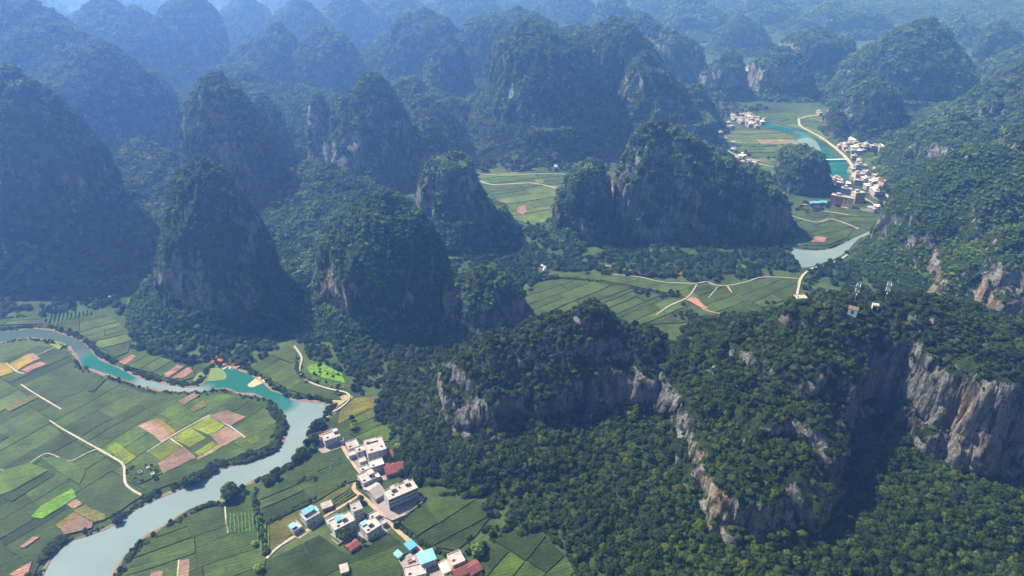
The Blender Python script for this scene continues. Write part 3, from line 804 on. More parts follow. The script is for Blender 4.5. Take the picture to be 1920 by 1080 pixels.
def inset(poly, d):
    n = len(poly); A = sum(poly[k][0]*poly[(k+1) % n][1]-poly[(k+1) % n][0]*poly[k][1] for k in range(n))
    if A < 0: poly = poly[::-1]
    out = poly
    for k in range(n):
        a, b = poly[k], poly[(k+1) % n]
        L = math.hypot(b[0]-a[0], b[1]-a[1])
        if L < .3: continue
        nx, ny = -(b[1]-a[1])/L, (b[0]-a[0])/L
        if L < 4 and n > 8:       # long chains of short edges (curved banks): leave
            continue
        out = clip(out, (a[0]+nx*d, a[1]+ny*d), (nx, ny)) if convexish(poly) else out
    return out

def convexish(poly):
    n = len(poly); neg = 0
    for k in range(n):
        a, b, c = poly[k], poly[(k+1) % n], poly[(k+2) % n]
        cr = (b[0]-a[0])*(c[1]-b[1])-(b[1]-a[1])*(c[0]-b[0])
        la = math.hypot(b[0]-a[0], b[1]-a[1])*math.hypot(c[0]-b[0], c[1]-b[1])
        if cr < -.05*la: neg += 1
    return neg == 0

def warp(p, amp=1.2):
    x, y = p
    return (x+float(vnoise(x/23, y/23, 0, 3))*amp+float(vnoise(x/6, y/6, 0, 4))*.35, y+float(vnoise(x/23, y/23, 5, 3))*amp+float(vnoise(x/6, y/6, 7, 4))*.35)

class FieldBuilder:
    def __init__(s): s.V = []; s.F = []; s.T = []; s.MI = []; s.mats = []
    def slab(s, poly, z0, z1, mat, tone=1.0, subdiv=5.0):
        # poly counter-clockwise
        n = len(poly); A = sum(poly[k][0]*poly[(k+1) % n][1]-poly[(k+1) % n][0]*poly[k][1] for k in range(n))
        if A < 0: poly = poly[::-1]
        q = []
        for k in range(n):
            a, b = poly[k], poly[(k+1) % n]; L = math.hypot(b[0]-a[0], b[1]-a[1]); m = max(1, int(L/subdiv))
            for t in range(m): q.append(warp((a[0]+(b[0]-a[0])*t/m, a[1]+(b[1]-a[1])*t/m)))
        if mat not in s.mats: s.mats.append(mat)
        mi = s.mats.index(mat); i0 = len(s.V); m = len(q)
        for x, y in q: s.V.append((x, y, z1)); s.T.append(tone)
        for x, y in q: s.V.append((x, y, z0)); s.T.append(tone)
        s.F.append(list(range(i0, i0+m))); s.MI.append(mi)
        for k in range(m):
            k2 = (k+1) % m; s.F.append([i0+m+k, i0+m+k2, i0+k2, i0+k]); s.MI.append(mi)
    def build(s, name='field'):
        me = bpy.data.meshes.new(name); me.from_pydata(s.V, [], s.F)
        for k in s.mats: me.materials.append(CM[k])
        me.polygons.foreach_set('material_index', s.MI)
        a = me.attributes.new('tone', 'FLOAT', 'POINT'); a.data.foreach_set('value', s.T)
        o = link(name, me); return tag(o, kind='structure')

def angle(p1, p2):
    a, b = G(*p1), G(*p2); return math.atan2(b[1]-a[1], b[0]-a[0])

def fields(poly_px, a1, a2, target, palette, seed, h=.9, gap=.55, aspect=2.2, z=0, special=()):
    rnd = random.Random(seed); fb = FieldBuilder()
    for p in split(pts(poly_px), angle(a1, a2), target, rnd, aspect):
        q = inset(p, gap*rnd.uniform(.4, 1.3))
        if len(q) < 3 or parea(q) < 8: continue
        k = rnd.choices([x for x, _ in palette], [w for _, w in palette])[0]
        fb.slab(q, z-.2, z+h*rnd.uniform(.75, 1.15), k, rnd.uniform(.86, 1.14))
    for j, (px, k, *tone) in enumerate(special):
        fb.slab(pts(px), z-.2, z+h*1.18+.06+.012*j, k, tone[0] if tone else 1.0)
    return fb.build()

GEN = [('corn', 8), ('cornb', 7), ('green', 1.6), ('deep', 1.2), ('pale', 1.0)]
def Q2(*c): return [(a/2, b/2+540) for a, b in c]
F1 = [(-150, 652), (0, 655), (60, 645), (104, 652), (130, 670), (146, 694), (185, 709), (228, 722), (270, 737), (320, 745), (375, 746), (420, 739), (450, 748), (483, 756), (505, 768), (520, 784), (526, 800), (522, 818), (508, 836), (478, 850), (438, 861), (398, 874), (362, 893), (325, 907), (284, 925), (252, 941), (222, 963), (190, 979), (152, 993), (112, 1008), (84, 1030), (62, 1080), (44, 1140), (-150, 1140)]
spec = [(Q2((520, 522), (590, 492), (664, 546), (602, 582)), 'soil', 1.25), (Q2((590, 492), (664, 546), (640, 556), (575, 505)), 'ochre', .8), (Q2((644, 568), (718, 524), (786, 575), (714, 608)), 'lime', .95), (Q2((720, 524), (786, 484), (846, 516), (792, 556)), 'lime', 1.1),
        (Q2((700, 606), (780, 560), (796, 572), (732, 618)), 'corn'), (Q2((728, 622), (796, 576), (820, 590), (742, 634)), 'lime', .85), (Q2((792, 556), (850, 520), (916, 560), (830, 602)), 'soil', 1.0),
        (Q2((788, 482), (856, 458), (924, 490), (868, 520)), 'soil', .85), (Q2((556, 618), (634, 572), (680, 604), (600, 654)), 'lime', .7), (Q2((590, 662), (684, 602), (734, 640), (610, 700)), 'soil', .82), (Q2((738, 640), (820, 592), (834, 600), (740, 650)), 'straw', 1.0),
        (Q2((668, 428), (736, 392), (756, 402), (690, 444)), 'soil', .8), (Q2((714, 460), (768, 424), (778, 446), (730, 470)), 'olive', 1.3), (Q2((400, 602), (436, 584), (512, 636), (472, 664)), 'lime', .9), (Q2((925, 575), (965, 555), (990, 575), (950, 592)), 'lime', .6),
        (Q2((116, 862), (148, 826), (270, 758), (288, 790), (160, 868)), 'fresh', 1.05), (Q2((246, 818), (286, 796), (308, 815), (274, 836)), 'soil', 1.15), (Q2((272, 842), (318, 820), (400, 858), (398, 872), (350, 886)), 'olive', 1.15),
        (Q2((206, 896), (280, 850), (350, 888), (345, 905), (240, 932)), 'soil', .8), (Q2((204, 898), (270, 850), (300, 862), (215, 912)), 'ochre', .55), (Q2((-40, 700), (110, 660), (180, 690), (60, 760), (-40, 800)), 'green', 1.2), (Q2((10, 800), (180, 694), (205, 706), (40, 810)), 'deep', 1.2),
        (Q2((150, 640), (240, 640), (330, 690), (300, 740), (230, 700)), 'green', 1.0), (Q2((192, 214), (214, 206), (240, 216), (224, 236)), 'lime', .95), (Q2((36, 290), (104, 254), (128, 278), (70, 312)), 'ochre', .95), (Q2((104, 254), (132, 246), (156, 268), (128, 278)), 'soil', 1.1),
        (Q2((-30, 284), (24, 284), (58, 318), (-30, 346)), 'ochre', .85), (Q2((86, 310), (150, 280), (172, 290), (106, 320)), 'rust', 1.5), (Q2((22, 450), (130, 402), (150, 412), (46, 466)), 'olive', 1.1), (Q2((80, 976), (126, 940), (146, 944), (94, 980)), 'rust', 1.2), (Q2((35, 1080), (116, 1034), (104, 1078), (70, 1100)), 'rust', 1.5),
        (Q2((330, 392), (376, 344), (400, 346), (352, 396)), 'deep', 1.1), (Q2((-40, 560), (0, 545), (38, 562), (0, 585)), 'deep', .9), (Q2((480, 668), (560, 656), (606, 700), (520, 742), (476, 712)), 'green', .7)]
fields(F1, (20, 860), (150, 790), 1100, GEN, 5, gap=.35, special=spec)
fields([(-80, 592), (0, 597), (76, 592), (84, 609), (0, 612), (-80, 612)], (0, 600), (80, 595), 900, GEN, 6)
fields([(86, 610), (110, 604), (160, 594), (200, 592), (228, 612), (248, 640), (240, 662), (216, 672), (190, 654), (160, 634), (126, 616)], (100, 612), (190, 590), 420, [('pale', 3), ('cornb', 4), ('corn', 2)], 7)
fields([(222, 678), (240, 664), (300, 668), (362, 690), (364, 708), (340, 716), (290, 704), (250, 692)], (228, 680), (256, 664), 380, [('cornb', 4), ('green', 2)], 8,
       special=[([(224, 680), (248, 666), (256, 670), (234, 686)], 'rust', 1.3), ([(308, 703), (334, 686), (343, 691), (318, 708)], 'rust', 1.3), ([(326, 709), (352, 691), (362, 697), (344, 711)], 'rust', 1.4)])
fields([(470, 690), (500, 672), (540, 646), (556, 660), (552, 690), (560, 715), (590, 732), (634, 742), (640, 750), (612, 750), (575, 742), (540, 732), (506, 712)], (480, 694), (545, 650), 500, [('cornb', 4), ('corn', 4), ('green', 1)], 9)
fields([(212, 1110), (236, 1062), (262, 1030), (300, 1000), (345, 972), (386, 956), (415, 950), (470, 932), (480, 960), (484, 1000), (500, 1046), (484, 1140), (206, 1140)], (290, 1040), (420, 990), 500, [('corn', 6), ('cornb', 6), ('deep', 1)], 10,
       special=[([(336, 1054), (356, 1050), (354, 1090), (334, 1090)], 'soil', 1.1), ([(284, 1076), (306, 1072), (304, 1090), (280, 1090)], 'soil', .9)])
fields([(482, 922), (520, 893), (566, 870), (592, 852), (640, 852), (656, 872), (676, 900), (656, 904), (600, 936), (504, 982), (492, 960)], (500, 940), (640, 880), 900, [('corn', 6), ('deep', 3)], 11)
fields([(504, 984), (600, 938), (652, 906), (664, 930), (630, 950), (560, 985), (520, 1030), (506, 1044)], (510, 1000), (640, 930), 1400, [('olive', 1)], 12, h=.4)
fields([(744, 982), (790, 942), (806, 934), (872, 930), (912, 950), (918, 972), (890, 1010), (858, 1036), (812, 1030)], (760, 985), (860, 930), 900, [('corn', 4), ('deep', 3), ('cornb', 1)], 13)
fields([(500, 1052), (560, 1022), (600, 1004), (650, 1040), (690, 1024), (728, 1000), (768, 1034), (742, 1046), (752, 1074), (720, 1140), (470, 1140)], (520, 1080), (700, 1010), 1100, [('corn', 4), ('deep', 4)], 14)
fields([(912, 1015), (960, 996), (1010, 992), (1060, 1040), (1085, 1085), (1090, 1130), (880, 1140), (890, 1050)], (930, 1080), (1000, 1000), 500, [('corn', 4), ('green', 2), ('deep', 1)], 15)
fields([(656, 790), (690, 770), (728, 762), (735, 800), (728, 830), (680, 828), (655, 815)], (660, 800), (730, 770), 400, [('corn', 2), ('green', 2), ('olive', 2)], 16)
fields([(640, 765), (665, 748), (728, 742), (730, 758), (690, 766), (650, 788), (634, 796)], (660, 770), (730, 745), 900, [('straw', 1), ('olive', 2)], 17, h=.3)
fields([(985, 560), (1000, 532), (1060, 524), (1120, 530), (1210, 545), (1280, 560), (1300, 585), (1290, 605), (1180, 612), (1100, 600), (1010, 602)], (1000, 590), (1120, 545), 800, [('corn', 6), ('cornb', 5)], 18, aspect=3.5)
fields([(1124, 526), (1150, 516), (1200, 520), (1290, 533), (1372, 538), (1436, 522), (1496, 522), (1500, 545), (1492, 575), (1470, 588), (1400, 596), (1340, 588), (1306, 572), (1280, 556), (1200, 540)], (1300, 590), (1420, 545), 800, [('corn', 6), ('cornb', 5)], 19, aspect=2)
fields([(1290, 608), (1310, 592), (1400, 604), (1470, 598), (1450, 612), (1420, 640), (1350, 675), (1300, 660)], (1300, 650), (1440, 610), 700, [('corn', 6), ('cornb', 5)], 20, aspect=2)
fields([(1090, 480), (1150, 476), (1330, 492), (1440, 500), (1400, 512), (1250, 512), (1120, 500)], (1100, 490), (1400, 505), 1500, [('corn', 3), ('deep', 4), ('green', 1)], 21)
fields([(880, 330), (960, 324), (1070, 326), (1150, 332), (1160, 350), (1080, 372), (1060, 405), (1000, 424), (960, 410), (925, 370)], (900, 370), (1060, 350), 2200, [('pale', 5), ('cornb', 3), ('green', 1)], 22, gap=1.0, aspect=3,
       special=[([(1003, 338), (1024, 337), (1018, 344), (1006, 344)], 'lime', .9), ([(972, 390), (985, 384), (990, 397), (980, 404), (968, 398)], 'soil', 1.0), ([(985, 382), (1003, 392), (994, 396)], 'olive', 1.2), ([(936, 378), (950, 378), (944, 386), (936, 386)], 'rust', 1.1)])
fields([(1480, 410), (1530, 398), (1560, 405), (1610, 420), (1590, 445), (1550, 462), (1500, 462), (1478, 450)], (1480, 440), (1600, 410), 900, [('cornb', 4), ('corn', 4), ('green', 1)], 23, special=[([(1520, 455), (1530, 444), (1550, 446), (1546, 456)], 'rust', 1.2)])
fields([(1540, 400), (1600, 385), (1655, 380), (1656, 400), (1630, 432), (1600, 420), (1560, 408)], (1560, 400), (1640, 400), 1000, [('corn', 4), ('cornb', 3)], 24)
LP = [('pale', 6), ('green', 3), ('cornb', 2), ('straw', .6)]
fields([(1348, 262), (1370, 248), (1420, 236), (1480, 254), (1500, 272), (1528, 286), (1545, 300), (1550, 330), (1510, 345), (1440, 335), (1400, 322), (1370, 300)], (1380, 290), (1520, 290), 2500, LP, 25, gap=1.3, aspect=4)
fields([(1420, 214), (1470, 212), (1530, 216), (1560, 226), (1555, 258), (1545, 268), (1510, 245), (1470, 236), (1434, 226)], (1430, 218), (1530, 240), 2500, LP, 26, gap=1.3, aspect=4)
fields([(1620, 300), (1660, 290), (1690, 300), (1690, 325), (1660, 345), (1640, 330), (1625, 315)], (1620, 310), (1690, 315), 1800, LP, 27, gap=1.2, aspect=4)
fields([(1690, 236), (1750, 234), (1745, 250), (1700, 262)], (1690, 250), (1750, 240), 2500, [('pale', 1), ('green', 1)], 28, gap=1.3)
fields([(1390, 132), (1404, 120), (1420, 122), (1408, 150), (1394, 158)], (1390, 140), (1420, 130), 4000, LP, 29, gap=1.5)

fields([(572, 690), (598, 680), (640, 700), (652, 730), (612, 728), (585, 712)], (575, 700), (640, 720), 300, [('fresh', 2), ('green', 3)], 31, h=.6)
# vegetable and orchard rows: each plot's planting is one mass
def rows(poly_px, a1, a2, step, w, h, mat, label):
    poly = pts(poly_px); ang = angle(a1, a2); c, s = math.cos(ang), math.sin(ang)
    v = [-p[0]*s+p[1]*c for p in poly]; V = []; F = []
    rnd = random.Random(1)
    m = min(v)
    while m < max(v):
        q = clip(clip(poly, (-m*s, m*c), (-s, c)), (-(m+w)*s, (m+w)*c), (s, -c))
        if len(q) >= 3:
            u = [p[0]*c+p[1]*s for p in q]; u0, u1 = min(u), max(u); k = max(2, int((u1-u0)/1.6))
            i0 = len(V)
            for t in range(k+1):
                uu = u0+(u1-u0)*t/k; hh = h*rnd.uniform(.6, 1.2); ww = w*rnd.uniform(.35, .6)
                for dv, dz in ((-ww, 0), (-ww*.6, hh*.8), (ww*.5, hh), (ww, 0)):
                    vv = m+w/2+dv; V.append((uu*c-vv*s, uu*s+vv*c, .05+dz))
            for t in range(k):
                for e in range(3):
                    a = i0+t*4+e; F.append((a, a+4, a+5, a+1))
        m += step
    me = bpy.data.meshes.new('crop_rows'); me.from_pydata(V, [], F); me.materials.append(mat)
    o = link('crop_rows', me); tag(o, label, 'crops', kind='stuff')
rm = plain('leafy rows', (.05, .10, .03), .5, 1.5)
rl = plain('banana rows', (.08, .17, .03), .5, 1.0)
rows([(84, 600), (104, 590), (168, 584), (172, 590), (120, 604), (106, 614)], (100, 612), (104, 592), 3.6, 2.0, 2.2, rm, 'dark orchard rows on the far river bank under the left hill')
rows([(238, 570), (262, 545), (284, 545), (280, 590), (250, 602), (236, 590)], (250, 600), (262, 548), 4.2, 2.4, 2.2, rl, 'rows of planted shrubs beside the tall cliffed hill')
rows([(425, 966), (480, 961), (492, 990), (488, 998), (428, 1000)], (440, 1000), (438, 962), 2.3, 1.2, 1.6, rl, 'bright green vegetable rows on the near river plain')
rows([(482, 998), (500, 985), (506, 1010), (500, 1040), (486, 1045)], (490, 1040), (492, 990), 2.3, 1.2, 1.4, rl, 'thin vegetable rows beside the olive meadow')
rows([(594, 886), (640, 860), (655, 872), (616, 896)], (600, 890), (650, 866), 2.4, 1.2, 1.4, rm, 'dark vegetable rows below the riverside house')
rows([(668, 928), (655, 915), (600, 952), (608, 960)], (610, 955), (660, 922), 2.4, 1.2, 1.2, rm, 'dark vegetable strip beside the village track')

# ---- roads and paths
def strip(name, line_px, width, mat, z=.1, base=-.2, zg=0, k=4):
    L = smooth_line(pts(line_px, zg), k) if len(line_px) > 2 else pts(line_px, zg)
    V = []; n = len(L); rnd = random.Random(len(line_px))
    for i in range(n):
        a = L[max(i-1, 0)]; b = L[min(i+1, n-1)]; dx, dy = b[0]-a[0], b[1]-a[1]; l = math.hypot(dx, dy) or 1
        w = width/2*rnd.uniform(.85, 1.15); nx, ny = -dy/l*w, dx/l*w
        for s_, zz in ((1.25, base), (1, z), (-1, z), (-1.25, base)): V.append((L[i][0]+nx*s_, L[i][1]+ny*s_, zg+zz))
    F = [(i*4+e+4, i*4+e+5, i*4+e+1, i*4+e) for i in range(n-1) for e in range(3)]
    F = [f[::-1] for f in F]
    me = bpy.data.meshes.new(name); me.from_pydata(V, [], F); me.materials.append(mat)
    return tag(link(name, me), kind='structure')
M['path'] = plain('pale trodden path', (.30, .27, .22), .3, .5)
M['dirt'] = plain('orange dirt road', (.31, .215, .145), .25, .3)
M['conc'] = plain('grey concrete yard', (.21, .18, .17), .25, .25)
M['bank'] = plain('hedge shade', (.03, .045, .02), .4, .4)
P = lambda *c: [tuple(q) for q in c]
for ln, w in ((P((94, 790), (118, 806), (150, 824), (184, 843)), 1.5), (P((184, 843), (210, 858), (232, 874), (235, 905), (248, 920), (270, 932)), 2.0), (P((40, 722), (62, 737), (90, 754), (116, 769)), 1.5),
              (P((-10, 881), (18, 884), (45, 880), (68, 862), (92, 852), (130, 866), (162, 852), (184, 843)), 1.0), (P((276, 849), (335, 812), (393, 780)), 1.3), (P((393, 780), (430, 800), (460, 822)), 1.5), (P((320, 824), (345, 842), (366, 861)), 1.5),
              (P((12, 682), (32, 698), (46, 702)), 1.4), (P((422, 948), (424, 975), (428, 1001)), 1.1), (P((336, 1052), (334, 1075), (332, 1100)), 1.1), (P((552, 650), (566, 672), (562, 700), (582, 718), (615, 730), (650, 738), (655, 750), (640, 765), (620, 777), (608, 790), (604, 800)), 1.8),
              (P((655, 748), (632, 765), (612, 788)), 1.1), (P((104, 652), (60, 672), (0, 690)), .8)):
    strip('path', ln, w*.78, M['path'], z=1.15)
strip('road', [(636, 822), (650, 850), (668, 876), (692, 905), (700, 918)], 2.3, M['dirt'], .22)
strip('road', [(668, 905), (664, 918), (690, 940), (712, 962), (740, 990), (770, 1016), (792, 1036), (800, 1052)], 2.7, M['dirt'], .24)
strip('road', [(672, 930), (640, 950), (610, 968), (575, 995), (545, 1010), (510, 1036), (495, 1045)], 2.0, M['dirt'], .2)
strip('road', [(500, 1048), (520, 1028), (548, 1010)], 1.6, M['path'], .6)
for pl in ([(650, 838), (676, 834), (724, 838), (730, 870), (724, 898), (700, 906), (684, 888), (664, 862)], [(694, 934), (720, 922), (740, 925), (790, 930), (796, 938), (758, 968), (738, 977), (712, 962)],
           [(690, 975), (710, 968), (734, 986), (718, 1002), (694, 1012), (640, 1014), (620, 1002), (650, 984)], [(748, 1050), (768, 1034), (792, 1044), (850, 1064), (890, 1080), (880, 1120), (750, 1120), (764, 1074)],
           [(592, 838), (640, 826), (646, 838), (606, 852)], [(556, 1006), (580, 986), (604, 970), (608, 976), (590, 990), (564, 1008)]):
    sheet('yard', [warp(p, 1) for p in pts(pl)], .1, M['conc'])
for ln, w, m_ in ((P((1498, 222), (1500, 236), (1520, 248), (1545, 262), (1575, 285), (1596, 308), (1606, 330), (1618, 345), (1650, 360), (1680, 378)), 4.2, 'path'), (P((1560, 216), (1520, 218), (1498, 224)), 4, 'path'),
                  (P((895, 338), (920, 347), (960, 346), (1004, 345), (1060, 359)), 3.2, 'path'), (P((1545, 500), (1520, 506), (1502, 522), (1496, 545), (1490, 575)), 3.4, 'path'), (P((1600, 470), (1575, 488), (1545, 500)), 3.0, 'path'),
                  (P((1150, 516), (1200, 521), (1240, 530), (1300, 533), (1325, 530), (1345, 537), (1370, 536), (1400, 530), (1432, 521), (1496, 524)), 1.5, 'path'), (P((1306, 535), (1290, 558), (1255, 575), (1230, 592)), 1.8, 'path'), (P((1310, 575), (1340, 588), (1400, 593), (1450, 592), (1470, 596)), 1.6, 'dirt'),
                  (P((1430, 612), (1400, 622), (1385, 632), (1370, 645)), 1.4, 'path'), (P((1290, 610), (1310, 602), (1345, 606), (1385, 605)), 1.3, 'path'), (P((1362, 536), (1372, 550)), 1.8, 'dirt'), (P((1345, 540), (1328, 560)), 1.0, 'path'),
                  (P((1130, 498), (1190, 510), (1240, 514), (1300, 516)), 2.6, 'dirt'), (P((1360, 282), (1400, 300), (1430, 310), (1460, 315)), 2.6, 'path'), (P((1375, 292), (1420, 302), (1445, 306)), 2.2, 'path'),
                  (P((1498, 385), (1560, 385), (1590, 392)), 3, 'path'), (P((1538, 396), (1590, 404)), 2, 'path'), (P((1590, 388), (1640, 400)), 1.6, 'path'), (P((1480, 405), (1530, 418), (1560, 412), (1610, 430)), 2.0, 'path'), (P((1560, 345), (1600, 360), (1640, 385)), 2.2, 'path'),
                  (P((892, 326), (940, 330), (1010, 327), (1070, 328)), 2.2, 'path')):
    strip('path' if w < 4 else 'road', ln, w*(.75 if w < 4 else 1), M[m_], z=1.3)
sheet('bare_ground', smooth_line(pts([(1284, 564), (1298, 559), (1309, 563), (1316, 572), (1328, 581), (1310, 577), (1297, 569), (1284, 564)]), 2)[:-1], 1.45, plain('bare red earth', (.27, .13, .095), .4, .3))
sheet('bare_ground', smooth_line(pts([(1180, 512), (1240, 511), (1290, 510), (1300, 514), (1250, 515), (1190, 515), (1180, 512)]), 2)[:-1], 1.45, plain('bare red slope', (.15, .075, .055), .4, .3))
# ------------------------------------------------------------------ buildings
def plaster(name, col):
    t = NT(name)
    st = t.ramp(t.noise(1.3, 4, .7, sx=(1, 1, .12)), [(.38, .55), (.55, 1.0)])
    t.base(t.mix(1.0, t.ramp(t.noise(.5, 5, .7), [(.3, tuple(q*.75 for q in col)), (.7, col)]), st, 'MULTIPLY')); return t.m
M['plaster'] = plaster('weathered white plaster', (.48, .48, .49)); M['pinkpale0'] = M['plaster']
M['cream'] = plain('cream plaster', (.58, .50, .40), .14, .35)
M['greywall'] = plain('bare grey cement wall', (.34, .33, .34), .2, .35)
M['roofc'] = plain('stained concrete roof', (.28, .245, .23), .28, .3)
M['roofp'] = plain('pale pink roof screed', (.34, .285, .265), .25, .3)
M['blue'] = plain('blue steel roofing', (.09, .28, .47), .12, .4, .5)
M['lblue'] = plain('light blue steel roofing', (.16, .37, .47), .12, .4, .5)
M['maroon'] = plain('maroon tiled roof', (.15, .05, .045), .3, .5)
M['brick'] = plain('red brick', (.30, .12, .08), .2, .5)
M['glass'] = plain('dark window glass', (.03, .04, .06), .2, .5, .15, .6)
M['frame'] = plain('white window frame', (.6, .6, .6), .05)
M['steel'] = plain('galvanised steel', (.35, .36, .38), .1, 1, .4, .5, metallic=.6)
M['white'] = plain('bright white paint', (.8, .8, .8), .05)
M['pink'] = plain('pink wall', (.62, .14, .20), .1)
M['yellow'] = plain('yellow ochre wall', (.80, .55, .20), .1)
M['pinkpale'] = plain('pale pink wall', (.55, .38, .38), .12)

def box_mesh(name, boxes, mats):
    """boxes: (x0, y0, z0, x1, y1, z1, material index)"""
    V = []; F = []; MI = []
    for (a, b, c, d, e, f, m) in boxes:
        i = len(V)
        V += [(a, b, c), (d, b, c), (d, e, c), (a, e, c), (a, b, f), (d, b, f), (d, e, f), (a, e, f)]
        F += [(i, i+3, i+2, i+1), (i+4, i+5, i+6, i+7), (i, i+1, i+5, i+4), (i+1, i+2, i+6, i+5), (i+2, i+3, i+7, i+6), (i+3, i, i+4, i+7)]
        MI += [m]*6
    me = bpy.data.meshes.new(name); me.from_pydata(V, [], F)
    for m in mats: me.materials.append(m)
    me.polygons.foreach_set('material_index', MI); return me

def window_mesh(w=1.5, h=1.4):
    return box_mesh('window', [(0, -.06, 0, w, .02, .1, 0), (0, -.06, h-.1, w, .02, h, 0), (0, -.06, .1, .1, .02, h-.1, 0), (w-.1, -.06, .1, w, .02, h-.1, 0), (w/2-.04, -.04, .1, w/2+.04, .02, h-.1, 0), (.1, -.02, .1, w-.1, .01, h-.1, 1)], [M['frame'], M['glass']])
WIN = window_mesh(); WIDE = window_mesh(2.2, 1.5)
DOOR = box_mesh('door', [(0, -.05, 0, 1.6, .02, 2.3, 0), (.1, -.07, .05, .75, -.05, 2.2, 1), (.85, -.07, .05, 1.5, -.05, 2.2, 1)], [M['frame'], M['glass']])
SHUT = box_mesh('door', [(0, -.05, 0, 3, .02, 2.6, 0)]+[(.1, -.08, .15+k*.3, 2.9, -.05, .37+k*.3, 1) for k in range(8)], [M['frame'], M['steel']])

def put(me, name, parent, x, y, z, rz=0):
    o = link(name, me, parent); o.location = (x, y, z); o.rotation_euler = (0, 0, rz); return o

